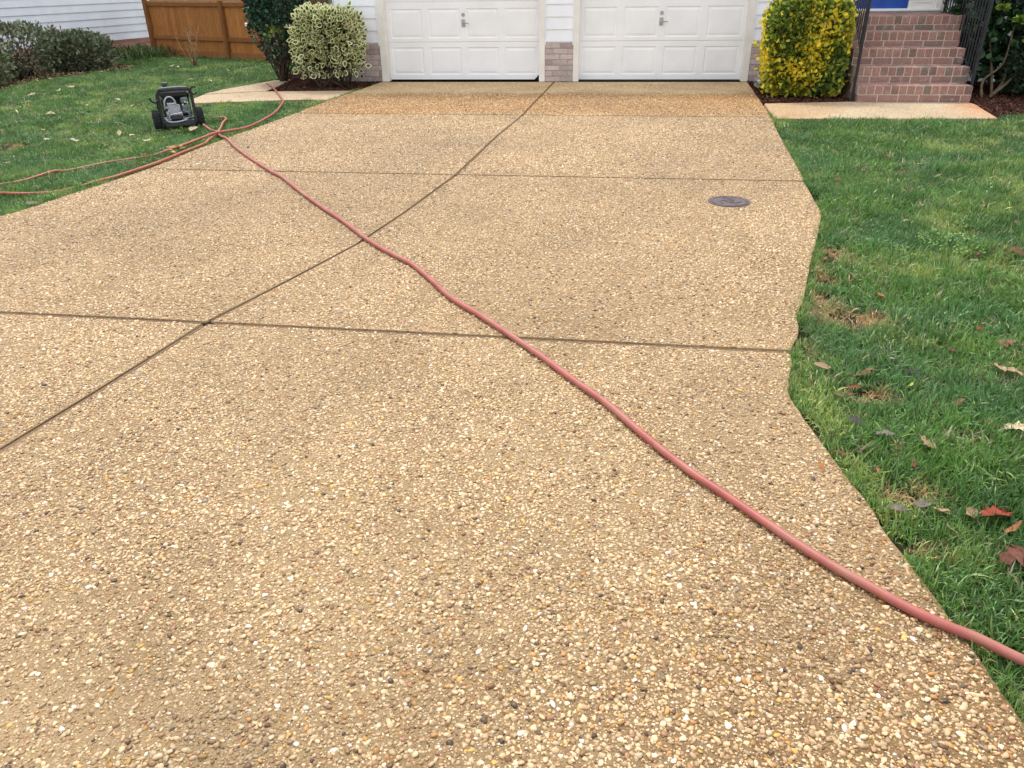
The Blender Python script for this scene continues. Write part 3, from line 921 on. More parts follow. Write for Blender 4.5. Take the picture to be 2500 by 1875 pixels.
for i, t in enumerate(TOPS):
    y0 = SY0 + i * TR
    x1 = SX1 + (0.14 if i == 4 else 0.02 if i else 0.0)
    zb = TOPS[i - 1] if i else 0.0
    rl = 0.112                                   # height of the edge-set course
    n = int(round((x1 - SX0) / 0.1035)); pw = (x1 - SX0) / n
    dep = TR + 0.03
    for k in range(n):                           # edge-set bricks form the nosing and the tread
        brick_at(('rowlock', round(pw, 4), i == 4), (pw - 0.0125, dep, rl - 0.006), (SX0 + (k + 0.5) * pw, y0 - 0.006 + dep / 2, t - rl / 2 + random.uniform(-0.0015, 0.002)))
    # stretchers below
    sh = t - rl - zb - 0.010
    x = SX0 - (0.06 if i % 2 else 0.13 * (i > 0)) - 0.12 * (i == 2)
    sl_ = 0.262
    while x < x1 - 0.02:
        a, b = max(x, SX0 + 0.002), min(x + sl_ - 0.014, x1 - 0.002)
        if b - a > 0.03:
            brick_at(('str', round(b - a, 3), i), (b - a, 0.09, sh), ((a + b) / 2, y0 - 0.005 + 0.045, zb + 0.004 + sh / 2))
        x += sl_
    # return face of the right flank
    z = 0.0
    if i == 0:
        brick_at(('side', i), (0.09, 0.18, 0.085), (SX1 - 0.045 + 0.002, y0 + 0.20, 0.05))
# landing paving behind the top nosing
for r_ in range(3):
    for k in range(7):
        xx = SX0 + 0.11 + k * 0.223
        if xx < SX1 + 0.1:
            brick_at('pave', (0.212, 0.225, 0.06), (xx, SY0 + 4 * TR + 0.30 + 0.115 + r_ * 0.236, 0.962))
# flank courses on the right side, each brick its own
for row in range(10):
    z = 0.05 + row * 0.0985
    ystart = SY0 + 0.02
    while ystart < SY0 and False: pass
    y = SY0 + 0.125 + (0.13 if row % 2 else 0.0)
    while y < FY - 0.05:
        i = min(4, max(0, int((y - 0.125 - SY0) / TR)))
        if z + 0.05 < TOPS[i] - 0.1:
            brick_at('flank', (0.09, 0.25, 0.086), (SX1 - 0.045 + 0.004, y, z))
            brick_at('flank', (0.09, 0.25, 0.086), (SX0 + 0.045 - 0.004, y, z))
        y += 0.262

# ================================================================ railings
def railing(label, pts, post_z, base_z, top_off, nb, x_top, first_post_h):
    """pts: (x, y) foot and head of the run; heights follow the stairs"""
    (x0, y0), (x1, y1) = pts
    rl = empty('railing', (x0, y0, base_z[0]), label=label, cat='railing', group='iron railings beside the brick steps')
    def P(t, z): return Vector((x0 + (x1 - x0) * t, y0 + (y1 - y0) * t, z))
    zlo = lambda t: base_z[0] + (base_z[1] - base_z[0]) * t
    # posts
    for t, zb in post_z:
        bm = bmesh.new(); p = P(t, 0)
        bbox(bm, p.x - 0.016, p.x + 0.016, p.y - 0.016, p.y + 0.016, zb, zlo(t) + top_off + 0.04, bevel=0.003)
        bbox(bm, p.x - 0.035, p.x + 0.035, p.y - 0.035, p.y + 0.035, zb - 0.003, zb + 0.008)
        from_bm('post', bm, M_WROUGHT, rl)
    for nm, off, w, h in (('handrail', top_off, 0.024, 0.014), ('bottom_rail', 0.12, 0.014, 0.010)):
        bm = bmesh.new()
        a, b = P(0, zlo(0) + off), P(1, zlo(1) + off)
        vs = []
        for p in (a, b):
            vs.append([bm.verts.new(p + Vector((sx * w, 0, sz * h))) for sx, sz in ((-1, -1), (1, -1), (1, 1), (-1, 1))])
        bm.faces.new(vs[0]); bm.faces.new(vs[1][::-1])
        for i in range(4): bm.faces.new((vs[0][i], vs[0][(i + 1) % 4], vs[1][(i + 1) % 4], vs[1][i]))
        from_bm(nm, bm, M_WROUGHT, rl)
    for k in range(nb):
        t = (k + 1) / (nb + 1)
        p = P(t, 0)
        bm = bmesh.new()
        bbox(bm, p.x - 0.007, p.x + 0.007, p.y - 0.007, p.y + 0.007, zlo(t) + 0.122, zlo(t) + top_off - 0.012)
        from_bm('baluster', bm, M_WROUGHT, rl)
    return rl
railing('black iron railing between the yellow shrub and the steps', [(3.235, 11.45), (3.25, 12.80)], [(0.0, 0.0), (1.0, 0.0)], (0.50, 1.47), 0.82, 13, 0, 0)
railing('black iron railing on the right edge of the steps before dark leaves', [(4.735, 11.50), (4.80, 13.20)], [(0.0, 0.0), (1.0, 0.992)], (0.15, 0.90), 1.2, 16, 0, 0)

# ================================================================ foliage tools
def leaf_cloud(name, P, Nrm, size, col, mat, parent, width=0.45, fold=0.18, curl=0.25, seg=8, up=None, kind='stuff', flat=False):
    """many single leaves as one mesh; P centres of the leaf bases, Nrm pointing directions"""
    n = len(P)
    d = Nrm / np.linalg.norm(Nrm, axis=1, keepdims=True)
    ref = RNG.normal(size=(n, 3)) if up is None else up + RNG.normal(0, 0.35, (n, 3))
    sd = np.cross(d, ref); sd /= np.linalg.norm(sd, axis=1, keepdims=True) + 1e-9
    nz = np.cross(sd, d)
    half = seg // 2
    prof = [(0.0, 0.0)]
    ts = np.linspace(0, 1, half + 1)
    outline = [(t, math.sin(math.pi * t ** 0.85) * 0.5) for t in ts]
    ring = [(t, w) for t, w in outline] + [(t, -w) for t, w in outline[-2:0:-1]]
    m = len(ring)
    V = np.zeros((n, m + 1, 3)); E = np.zeros((n, m + 1))
    s = size[:, None]
    for k, (t, w) in enumerate(ring):
        V[:, k] = P + d * (s * t) + sd * (s * w * width * 2 * 0.5 * 2) + nz * (s * (abs(w) * fold - curl * (t - 0.5) ** 2))
    V[:, m] = P + d * (s * 0.5) - nz * (s * 0.02); E[:, m] = 1.0
    F = np.array([[k, (k + 1) % m, m] for k in range(m)])
    faces = (F[None] + (np.arange(n) * (m + 1))[:, None, None]).reshape(-1, 3)
    me = bpy.data.meshes.new(name)
    me.vertices.add(n * (m + 1)); me.vertices.foreach_set('co', V.astype(np.float32).ravel())
    nf = len(faces)
    me.loops.add(nf * 3); me.loops.foreach_set('vertex_index', faces.astype(np.int32).ravel())
    me.polygons.add(nf); me.polygons.foreach_set('loop_start', np.arange(0, nf * 3, 3, dtype=np.int32))
    me.polygons.foreach_set('use_smooth', np.ones(nf, bool))
    me.update(calc_edges=True)
    a = me.attributes.new('tint', 'FLOAT_COLOR', 'POINT')
    c4 = np.ones((n, m + 1, 4), np.float32); c4[:, :, :3] = col[:, None, :]
    a.data.foreach_set('color', c4.ravel())
    a = me.attributes.new('edge', 'FLOAT', 'POINT'); a.data.foreach_set('value', E.astype(np.float32).ravel())
    o = link(name, me, mat, parent)
    if kind: o['kind'] = kind
    return o

def superell(n, c, r, e=3.0, shell=(0.72, 1.02), lump=0.12, seed=1, zmin=None, ls=0.35):
    """points through the outer layer of a rounded-box volume, with lumps; returns points and outward directions"""
    rr = np.random.default_rng(seed)
    d = rr.normal(size=(n, 3)); d /= np.linalg.norm(d, axis=1, keepdims=True)
    k = (np.abs(d) ** e).sum(1) ** (-1.0 / e)
    q = d * k[:, None]
    lumpn = (vnoise(q[:, 0] * r[0] + q[:, 2] * r[2], q[:, 1] * r[1] - q[:, 2] * r[2], ls, seed + 5) - 0.5) * 2 * lump
    t = shell[0] + (shell[1] - shell[0]) * rr.random(n) ** 0.55
    q = q * (t * (1 + lumpn))[:, None]
    far = rr.random(n) < 0.035                                   # stray shoots beyond the clipped outline
    q = q * np.where(far & (t > 0.9), rr.uniform(1.05, 1.22, n), 1.0)[:, None]
    P = q * np.array(r) + np.array(c)
    nr = d / np.array(r); nr /= np.linalg.norm(nr, axis=1, keepdims=True)
    if zmin is not None:
        k = P[:, 2] > zmin
        P, nr = P[k], nr[k]
    return P, nr

def twig_bush(bm, base, tips, r0=0.012, r1=0.003, wob=0.04, seg=5):
    for tp in tips:
        b = Vector(base) if not isinstance(base, list) else Vector(random.choice(base))
        tp = Vector(tp)
        mid1 = b.lerp(tp, 0.35) + Vector((random.gauss(0, wob), random.gauss(0, wob), random.gauss(0, wob * 0.5) + 0.02))
        mid2 = b.lerp(tp, 0.7) + Vector((random.gauss(0, wob), random.gauss(0, wob), random.gauss(0, wob * 0.5)))
        tube(bm, [b, mid1, mid2, tp], [r0, r0 * 0.75, r0 * 0.5, r1], seg)

def pick(cols, n, p=None):
    cols = np.array([c[:3] for c in cols])
    return cols[RNG.choice(len(cols), n, p=p)] * RNG.uniform(0.82, 1.18, (n, 1))

M_LF_DARK = make_leaf('glossy_dark_leaf', 0.34, 0.5, 0.15)
M_LF_VAR = make_leaf('cream_edged_leaf', 0.45, 0.4, 0.25, variegated=S(240, 240, 188))
M_LF_YEL = make_leaf('golden_leaf', 0.42, 0.4, 0.45)
M_LF_HEDGE = make_leaf('dull_hedge_leaf', 0.55, 0.35, 0.2)
M_LF_DRY = make_leaf('dry_leaf', 0.75, 0.2, 0.2, blotch=True)

# ---- tall dark shrub
def shrub(name, label, cat='shrub'):
    return lambda loc: empty(name, loc, label=label, cat=cat)
sh = empty('evergreen_shrub', (-5.62, 13.62, 0), label='tall dark green glossy shrub beside the side walk, bare twigs at its foot', cat='shrub')
P, nr = superell(6400, (-5.60, 13.72, 1.22), (0.46, 0.50, 0.98), 3.2, (0.5, 1.03), 0.12, 21, zmin=0.22)
k = (P[:, 2] > 0.55 + 0.35 * vnoise(P[:, 0], P[:, 1], 0.18, 4)) | (RNG.random(len(P)) < 0.22)
P, nr = P[k], nr[k]
c = pick([S(28, 54, 38), S(40, 70, 48), S(52, 86, 56), S(66, 100, 74), S(32, 62, 52)], len(P))
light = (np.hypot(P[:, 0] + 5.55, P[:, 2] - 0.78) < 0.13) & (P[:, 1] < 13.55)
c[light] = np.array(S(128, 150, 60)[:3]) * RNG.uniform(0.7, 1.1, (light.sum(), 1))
leaf_cloud('crown', P, nr * 0.7 + RNG.normal(0, 0.55, P.shape) + np.array([0, 0, 0.25]), RNG.uniform(0.045, 0.075, len(P)), c, M_LF_DARK, sh, 0.5)
bm = bmesh.new()
tips = [(-5.64 + random.uniform(-0.42, 0.42), 13.7 + random.uniform(-0.42, 0.4), random.uniform(0.4, 1.6)) for _ in range(46)]
twig_bush(bm, [(-5.62, 13.62, -0.02), (-5.58, 13.66, -0.02), (-5.66, 13.6, -0.02)], tips, 0.014, 0.003, 0.05)
from_bm('branches', bm, M_BARK, sh, smooth=True)

# ---- cream-edged shrub
sh = empty('variegated_shrub', (-4.5, 12.95, 0), label='rounded cream and green variegated shrub beside the left garage door', cat='shrub')
C0, R0 = (-4.52, 12.98, 0.66), (0.60, 0.46, 0.53)
P, nr = superell(3000, C0, (0.45, 0.37, 0.45), 7.0, (0.62, 1.04), 0.08, 31, zmin=0.10)
k = (P[:, 2] > 0.32 + 0.22 * vnoise(P[:, 0], P[:, 1], 0.2, 9)) | (RNG.random(len(P)) < 0.35)
P, nr = P[k], nr[k]
c = pick([S(92, 108, 66), S(74, 94, 56), S(112, 126, 78), S(60, 80, 50)], len(P))
leaf_cloud('crown', P, nr * 0.9 + RNG.normal(0, 0.5, P.shape) + np.array([0, -0.1, 0.25]), RNG.uniform(0.085, 0.125, len(P)), c, M_LF_VAR, sh, 0.32, 0.22, 0.2, seg=10)
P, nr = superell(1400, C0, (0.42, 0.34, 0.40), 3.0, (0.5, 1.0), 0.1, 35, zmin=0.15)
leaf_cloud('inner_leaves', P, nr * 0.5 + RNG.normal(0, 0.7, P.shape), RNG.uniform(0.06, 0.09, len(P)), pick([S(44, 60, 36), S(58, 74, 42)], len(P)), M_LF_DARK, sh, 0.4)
bm = bmesh.new()
twig_bush(bm, [(-4.64, 12.75, -0.02), (-4.50, 12.8, -0.02), (-4.28, 12.85, -0.02), (-4.22, 12.9, -0.02)],
          [(C0[0] + random.uniform(-0.5, 0.5), C0[1] + random.uniform(-0.34, 0.3), random.uniform(0.35, 0.95)) for _ in range(40)], 0.013, 0.003, 0.04)
from_bm('branches', bm, M_BARK, sh, smooth=True)

# ---- golden shrub
sh = empty('golden_shrub', (2.62, 11.98, 0), label='clipped yellow and green shrub left of the brick steps', cat='shrub')
C0, R0 = (2.645, 12.02, 0.65), (0.535, 0.42, 0.63)
P, nr = superell(15000, C0, R0, 4.2, (0.70, 1.03), 0.07, 41, zmin=0.015)
n = len(P)
yel = vnoise(P[:, 0] + P[:, 1], P[:, 2], 0.30, 43) * 0.8 + vnoise(P[:, 0], P[:, 2] + P[:, 1], 0.09, 44) * 0.2
hx = np.clip((P[:, 0] - 2.72) / 0.3, 0, 1) * np.clip((P[:, 2] - 0.7) / 0.3, 0, 1)                 # golden growth, strongest at the upper right and lower left
lx = np.clip((2.32 - P[:, 0]) / 0.2, 0, 1) * np.clip((0.95 - P[:, 2]) / 0.3, 0, 1)
tip = np.clip((np.abs((P - np.array(C0)) / np.array(R0)).max(1) - 0.8) / 0.2, 0, 1)
pr = np.clip((yel - 0.5) * 3.0 + 0.7 * hx + 0.5 * lx + 0.42, 0.15, 0.98) * (0.35 + 0.65 * tip)
isy = RNG.random(n) < pr
c = pick([S(76, 100, 46), S(98, 122, 52), S(126, 146, 62), S(156, 168, 74)], n)
c[isy] = pick([S(246, 228, 66), S(250, 236, 110), S(236, 224, 76), S(214, 214, 84), S(242, 212, 54)], int(isy.sum()))
leaf_cloud('crown', P, nr * 0.8 + RNG.normal(0, 0.5, P.shape) + np.array([0, 0, 0.35]), RNG.uniform(0.042, 0.068, n), c, M_LF_YEL, sh, 0.5)
bm = bmesh.new()
twig_bush(bm, [(2.6, 12.0, -0.02), (2.7, 11.95, -0.02), (2.5, 12.05, -0.02)], [(C0[0] + random.uniform(-0.5, 0.5), C0[1] + random.uniform(-0.38, 0.38), random.uniform(0.2, 1.1)) for _ in range(34)], 0.014, 0.003, 0.03)
from_bm('branches', bm, M_BARK, sh, smooth=True)

# ---- hedge of the neighbour: four plants
hedge = [((-10.86, 12.55, 0.36), (0.62, 0.95, 0.46), 51, 0.35, 'leftmost grey green hedge shrub by the neighbour wall, cut by the frame', 5200),
         ((-10.98, 14.25, 0.48), (0.55, 0.86, 0.42), 52, 0.55, 'thin see-through hedge shrub between its denser neighbours', 2600),
         ((-10.72, 15.62, 0.33), (0.62, 0.56, 0.36), 53, 0.25, 'dense clipped hedge shrub nearest the fence', 5200)]
for (C0, R0, sd_, gap, lab, cnt) in hedge:
    sh = empty('hedge_shrub', (C0[0], C0[1], 0), label=lab, cat='shrub', group='hedge along the neighbour wall')
    P, nr = superell(cnt, C0, R0, 3.0, (0.5, 1.03), 0.12, sd_, zmin=0.02)
    if gap > 0.5:
        k = (P[:, 2] > 0.62) | (RNG.random(len(P)) < 0.45); P, nr = P[k], nr[k]
    c = pick([S(104, 116, 86), S(124, 136, 102), S(148, 158, 124), S(84, 90, 70), S(106, 94, 76)], len(P))
    leaf_cloud('crown', P, nr * 0.6 + RNG.normal(0, 0.5, P.shape) + np.array([0.05, 0, 0.5]), RNG.uniform(0.055, 0.095, len(P)), c, M_LF_HEDGE, sh, 0.28, seg=6)
    bm = bmesh.new()
    twig_bush(bm, [(C0[0] + random.uniform(-0.3, 0.3), C0[1] + random.uniform(-0.5, 0.5), -0.03) for _ in range(6)],
              [(C0[0] + random.uniform(-0.9, 0.9) * R0[0], C0[1] + random.uniform(-0.9, 0.9) * R0[1], C0[2] + random.uniform(-0.3, 0.9) * R0[2]) for _ in range(60)], 0.012, 0.003, 0.05)
    from_bm('branches', bm, M_BARK, sh, smooth=True)

# ---- broad-leaved evergreen right of the steps
sh = empty('broadleaf_shrub', (5.35, 12.35, 0), label='dark broad-leaved shrub behind the right stair railing', cat='shrub')
P, nr = superell(3000, (5.62, 12.65, 1.0), (0.82, 0.62, 0.8), 2.6, (0.35, 1.05), 0.2, 61, zmin=0.10)
c = pick([S(26, 52, 28), S(36, 66, 34), S(50, 82, 42), S(62, 92, 52), S(20, 40, 26)], len(P))
leaf_cloud('crown', P, nr * 0.6 + RNG.normal(0, 0.5, P.shape) + np.array([0, -0.2, 0.1]), RNG.uniform(0.09, 0.15, len(P)), c, M_LF_DARK, sh, 0.36, seg=10)
P, nr = [], []
for cx, cy, cz in ((5.33, 11.96, 0.95), (5.52, 11.98, 0.72), (5.12, 12.05, 1.1), (5.6, 11.95, 1.02)):
    for k in range(16):
        P.append((cx, cy, cz)); a = random.uniform(0, 6.28); nr.append((math.cos(a), math.sin(a) * 0.8 - 0.2, random.uniform(-0.3, 0.7)))
P, nr = np.array(P) + RNG.normal(0, 0.012, (len(P), 3)), np.array(nr)
leaf_cloud('new_shoots', P, nr, RNG.uniform(0.08, 0.13, len(P)), pick([S(120, 146, 58), S(138, 158, 70), S(98, 130, 52)], len(P)), M_LF_DARK, sh, 0.34, seg=10)
bm = bmesh.new()
for a in ([(5.05, 11.85, -0.02), (5.08, 12.0, 0.2), (5.3, 12.05, 0.42), (5.38, 12.2, 0.9)], [(5.12, 11.82, -0.02), (5.33, 11.98, 0.18), (5.42, 12.15, 0.5), (5.68, 12.2, 0.85)],
          [(5.2, 11.9, -0.02), (5.2, 12.1, 0.3), (5.15, 12.3, 0.7)], [(5.15, 11.85, 0.0), (5.38, 11.92, 0.2), (5.55, 12.0, 0.42), (5.62, 12.0, 0.7)]):
    tube(bm, spline(a, 5), [0.022 - 0.012 * i / (len(spline(a, 5)) - 1) for i in range(len(spline(a, 5)))], 7)
from_bm('branches', bm, varied('pale_shrub_stem', S(80, 70, 54), S(118, 104, 82), 20, 0.9, 0.2), sh, smooth=True)
sh = empty('low_shrub', (5.72, 11.95, 0), label='low dark fine-leaved shrub at the right frame edge', cat='shrub')
P, nr = superell(3600, (5.82, 12.0, 0.32), (0.48, 0.45, 0.36), 2.6, (0.55, 1.03), 0.12, 66, zmin=0.02)
leaf_cloud('crown', P, nr * 0.6 + RNG.normal(0, 0.5, P.shape) + np.array([0, 0, 0.4]), RNG.uniform(0.04, 0.07, len(P)), pick([S(34, 50, 32), S(44, 64, 38), S(56, 74, 46)], len(P)), M_LF_HEDGE, sh, 0.36, seg=6)

# ---- bare little plant on the left lawn
sh = empty('bare_sapling', (-8.6, 16.3, 0), label='small leafless twiggy plant on the lawn before the fence', cat='plant')
bm = bmesh.new()
for a in range(13):
    an = random.uniform(0, 6.28); rr_ = random.uniform(0.08, 0.36)
    tp = Vector((-8.6 + math.cos(an) * rr_, 16.3 + math.sin(an) * rr_, random.uniform(0.3, 0.72)))
    b = Vector((-8.6 + random.gauss(0, 0.012), 16.3 + random.gauss(0, 0.012), -0.04))
    md = b.lerp(tp, 0.45) + Vector((random.gauss(0, 0.03), random.gauss(0, 0.03), -0.03))
    tube(bm, [b, md, tp], [0.012, 0.007, 0.003], 5)
    for _ in range(3):
        t = random.uniform(0.5, 0.95); s0 = md.lerp(tp, t)
        tube(bm, [s0, s0 + Vector((random.gauss(0, 0.07), random.gauss(0, 0.07), random.uniform(0.03, 0.12)))], [0.004, 0.002], 4)
from_bm('twigs', bm, varied('pale_twig_bark', S(120, 98, 74), S(164, 138, 108), 20, 0.9, 0.2), sh, smooth=True)

# ---- weeds by the neighbour's brick base
sh = empty('weed_clump', (-10.9, 18.0, 0), label='straggly green weeds in front of the neighbour brick base', cat='plant')
n = 420
P = np.stack([RNG.normal(-10.95, 0.30, n), RNG.normal(18.15, 0.42, n), np.full(n, -0.03)], 1)
P[:, 2] += RNG.random(n) * 0.12
leaf_cloud('leaves', P, np.stack([RNG.normal(0, 0.4, n), RNG.normal(0, 0.4, n), np.ones(n)], 1), RNG.uniform(0.10, 0.24, n), pick([S(70, 100, 48), S(96, 118, 70), S(120, 128, 88)], n), M_LF_HEDGE, sh, 0.12, seg=6)

# ---- trunk behind the shrubs
tr = empty('tree_trunk', (-6.6, 17.6, 0), label='rough brown tree trunk behind the dark and the variegated shrub', cat='tree')
bm = bmesh.new()
seg, rows = 72, 60
rr = np.random.default_rng(5)
grid = []
for i in range(rows + 1):
    z = i / rows * 5.0
    rad = 0.56 - 0.035 * z + 0.22 * math.exp(-z * 3.0)
    ring = []
    for j in range(seg):
        a = 2 * math.pi * j / seg
        g = float(vnoise(np.array([a * 3.6]), np.array([z * 0.55]), 0.28, 71)[0] - 0.5) * 0.10
        ring.append(bm.verts.new((-6.6 + math.cos(a) * (rad + g), 17.6 + math.sin(a) * (rad + g), z - 0.05)))
    grid.append(ring)
for i in range(rows):
    for j in range(seg):
        bm.faces.new((grid[i][j], grid[i][(j + 1) % seg], grid[i + 1][(j + 1) % seg], grid[i + 1][j]))
bm.faces.new(grid[-1])
q = N('furrowed_bark', 0.95, 0.1)
mp = q.n('ShaderNodeMapping'); mp.inputs['Scale'].default_value = (16, 16, 1.6); q.l(q.pos(), mp.inputs[0])
g_ = q.noise(3.0, 6.0, mp.outputs[0], 0.65)
q.col(q.ramp(g_, [(0.3, S(62, 48, 38)), (0.55, S(112, 92, 74)), (0.8, S(150, 128, 106))])); q.bump(g_, 0.9, 0.03)
from_bm('trunk', bm, q.m, tr, smooth=True)
bm = bmesh.new()
ltips = []
for a in range(9):
    an = a * 0.7; z0 = random.uniform(3.4, 4.8)
    b = Vector((-6.6, 17.6, z0)); t_ = Vector((-6.6 + math.cos(an) * random.uniform(1.6, 3.0), 17.6 + math.sin(an) * random.uniform(1.6, 3.0), z0 + random.uniform(1.4, 3.2)))
    m_ = b.lerp(t_, 0.5) + Vector((random.gauss(0, 0.2), random.gauss(0, 0.2), 0.3))
    tube(bm, [b, m_, t_], [0.2, 0.11, 0.03], 7); ltips += [m_, t_]
    for _ in range(7):
        s0 = m_.lerp(t_, random.random()); e0 = s0 + Vector((random.gauss(0, 0.6), random.gauss(0, 0.6), random.uniform(0.2, 1.0)))
        tube(bm, [s0, e0], [0.025, 0.006], 5)
from_bm('bare_limbs', bm, q.m, tr, smooth=True)
bm = bmesh.new()
for a in range(60):                     # thin bare suckers standing before the trunk
    b = Vector((-6.12 + random.uniform(-0.42, 0.42), 16.6 + random.uniform(-0.3, 0.25), -0.04))
    t_ = b + Vector((random.gauss(0, 0.12), random.gauss(0, 0.1), random.uniform(1.2, 2.2)))
    tube(bm, [b, b.lerp(t_, 0.5) + Vector((random.gauss(0, 0.03), 0, 0)), t_], [0.010, 0.007, 0.003], 4)
from_bm('suckers', bm, varied('sucker_bark', S(92, 74, 58), S(140, 116, 94), 12, 0.9, 0.1), tr, smooth=True)

# ================================================================ fence
FA, FB = Vector((-10.95, 19.0, 0)), Vector((-7.45, 17.39, 0))
fd = (FB - FA); flen = fd.length; fd.normalize(); fang = math.atan2(fd.y, fd.x)
FX = Matrix.Translation(FA) @ Matrix.Rotation(fang, 4, 'Z')
fence = empty('board_fence', tuple(FA), label='orange brown stained board fence at the back of the left lawn', cat='fence')
def fbox(nm, x0, x1, y0, y1, z0, z1, mat, bev=0.003):
    bm = bmesh.new(); bbox(bm, x0, x1, y0, y1, z0, z1, bevel=bev)
    bmesh.ops.transform(bm, matrix=FX, verts=bm.verts[:])
    return from_bm(nm, bm, mat, fence)
x = -0.04
while x < flen:
    w_ = random.uniform(0.132, 0.142)
    fbox('board', x, x + w_ - 0.004, 0.022 + random.uniform(0, 0.004), 0.04, 0.06, 1.155 + random.uniform(-0.004, 0.004), M_CEDAR)
    x += w_
for px in (0.0, 2.62, flen + 0.02):
    fbox('post', px - 0.045, px + 0.045, -0.075, 0.014, -0.05, 1.24 if px == 0.0 else 1.17, M_CEDARD, 0.005)
for a, b in ((0.047, 2.573), (2.667, flen - 0.027)):
    fbox('rail', a, b, -0.024, 0.020, 1.045, 1.13, M_CEDARD); fbox('rail', a, b, -0.024, 0.020, 0.345, 0.43, M_CEDARD)
    fbox('kick_board', a, b, -0.018, 0.020, -0.03, 0.12, M_CEDARD)

# ================================================================ neighbour's house
NA, NB = Vector((-11.24, 19.62, 0)), Vector((-12.5, 14.9, 0))
nd = (NB - NA).normalized()
nang = math.atan2(-nd.y, -nd.x)
# local x runs from the near end towards the far corner; local -y looks at the lawn
NL = 12.0
NX = Matrix.Translation(NA) @ Matrix.Rotation(nang, 4, 'Z') @ Matrix.Translation((-NL, 0, 0))
nb = empty('neighbour_house', tuple(NA), label='white sided neighbour house with pale red brick base behind the hedge', cat='house')
def nbox(nm, x0, x1, y0, y1, z0, z1, mat, bev=0.0):
    bm = bmesh.new(); bbox(bm, x0, x1, y0, y1, z0, z1, bevel=bev)
    bmesh.ops.transform(bm, matrix=NX, verts=bm.verts[:])
    return from_bm(nm, bm, mat, nb)
nbox('wall', 0, NL, 0.03, 6.0, -0.05, 4.6, M_SIDING2)
k = 0
while 0.35 + k * 0.155 < 4.55:
    z0 = 0.35 + k * 0.155
    lap_course('siding_course', 0.0, NL - 0.03, z0, z0 + 0.162, M_SIDING2, nb, y=0.0285 - 0.0004 * (k % 2), out=0.024, rot=NX)
    k += 1
nbox('corner_board', NL - 0.03, NL + 0.03, -0.012, 0.07, 0.0, 4.6, M_TRIM, 0.003)
brick_face(nb, 6.5, NL - 0.031, -0.03, 0.345, 0.012, M_BRICKN, M_MORTJ, bl=0.23, bh=0.072, jt=0.011, dep=0.04, xf=NX)
nbox('foundation', 0.0, 6.498, 0.012, 0.029, -0.05, 0.345, M_BRICKN)
bm = bmesh.new()
for y0, z0, y1, z1 in ((-0.4, 4.5, 3.1, 6.2), (6.5, 4.5, 3.0, 6.2)):
    vs = bbox(bm, -0.4, NL + 0.4, 0, 1, 0, 0.12)
    for v in vs:
        t = v.co.y; v.co.y = y0 + (y1 - y0) * t; v.co.z += z0 + (z1 - z0) * t
bmesh.ops.transform(bm, matrix=NX, verts=bm.verts[:])
from_bm('roof', bm, M_ROOF, nb)

# ================================================================ pressure washer (local frame: x across, y back, z up)
M_FRAME = varied('black_powder_coat', S(13, 14, 15), S(27, 29, 31), 30, 0.45, 0.45)
M_PLASTIC = varied('dark_grey_plastic', S(40, 42, 48), S(62, 64, 72), 20, 0.5, 0.4)
M_TYRE = varied('tyre_rubber', S(28, 28, 30), S(54, 54, 56), 40, 0.85, 0.25, 0.4, 120, 0.003)
M_ALU = varied('cast_aluminium', S(172, 175, 186), S(208, 211, 220), 40, 0.45, 0.5, 0.3, 150, 0.002, metal=0.5)
M_CHROME = varied('bright_metal', S(196, 198, 204), S(222, 224, 228), 60, 0.25, 0.5, metal=0.8)
M_GREYHOSE = varied('grey_hose', S(156, 158, 162), S(182, 184, 188), 15, 0.5, 0.4)
M_LIME = varied('lime_tag', S(196, 206, 30), S(212, 222, 50), 20, 0.5, 0.4)
pw = empty('pressure_washer', (-5.09, 9.03, SOILZ + 0.055), R(34), label='black wheeled pressure washer with grey engine on the left lawn', cat='pressure washer')
pw.scale = (1.0, 1.05, 1.08)
HW = 0.185
bm = bmesh.new()
arc = [(-HW + 0.015, -0.03, 0.0), (-HW, -0.02, 0.06), (-HW, 0.0, 0.34)]
arc += [(-HW + 0.05 - 0.05 * math.cos(t), 0.0, 0.34 + 0.06 * math.sin(t)) for t in np.linspace(0.3, 1.57, 5)]
arc += [(HW - 0.05 + 0.05 * math.sin(t), 0.0, 0.34 + 0.06 * math.cos(t)) for t in np.linspace(0.0, 1.27, 5)]
arc += [(HW, 0.0, 0.34), (HW, -0.02, 0.06), (HW - 0.015, -0.03, 0.0)]
tube(bm, arc, 0.018, 10)
for s in (-1, 1):                                    # rear legs of the cradle
    tube(bm, [(s * HW, -0.01, 0.065), (s * HW, 0.20, 0.055), (s * HW, 0.40, 0.06), (s * HW * 0.95, 0.42, 0.24), (s * HW * 0.95, 0.30, 0.32)], 0.0135, 8)
tube(bm, [(-HW, 0.40, 0.07), (HW, 0.40, 0.07)], 0.0135, 8)
from_bm('frame', bm, M_FRAME, pw, True, smooth=True)
bm = bmesh.new()
tube(bm, [(-HW + 0.035, -0.002, 0.398), (-0.07, -0.002, 0.402), (0.07, -0.002, 0.402), (HW - 0.035, -0.002, 0.398)], 0.024, 12)
for k in range(6):
    x = -0.11 + k * 0.044
    bbox(bm, x, x + 0.026, -0.028, -0.012, 0.378, 0.386, bevel=0.002)
from_bm('handle_grip', bm, M_PLASTIC, pw, True, smooth=True, sharp=40)
# front skirt / base plate
bm = bmesh.new(); bbox(bm, -HW + 0.018, HW - 0.018, -0.035, -0.02, 0.02, 0.075, bevel=0.004); bbox(bm, -HW + 0.016, HW - 0.016, -0.02, 0.40, 0.055, 0.068, bevel=0.003)
from_bm('base_plate', bm, M_PLASTIC, pw, True)
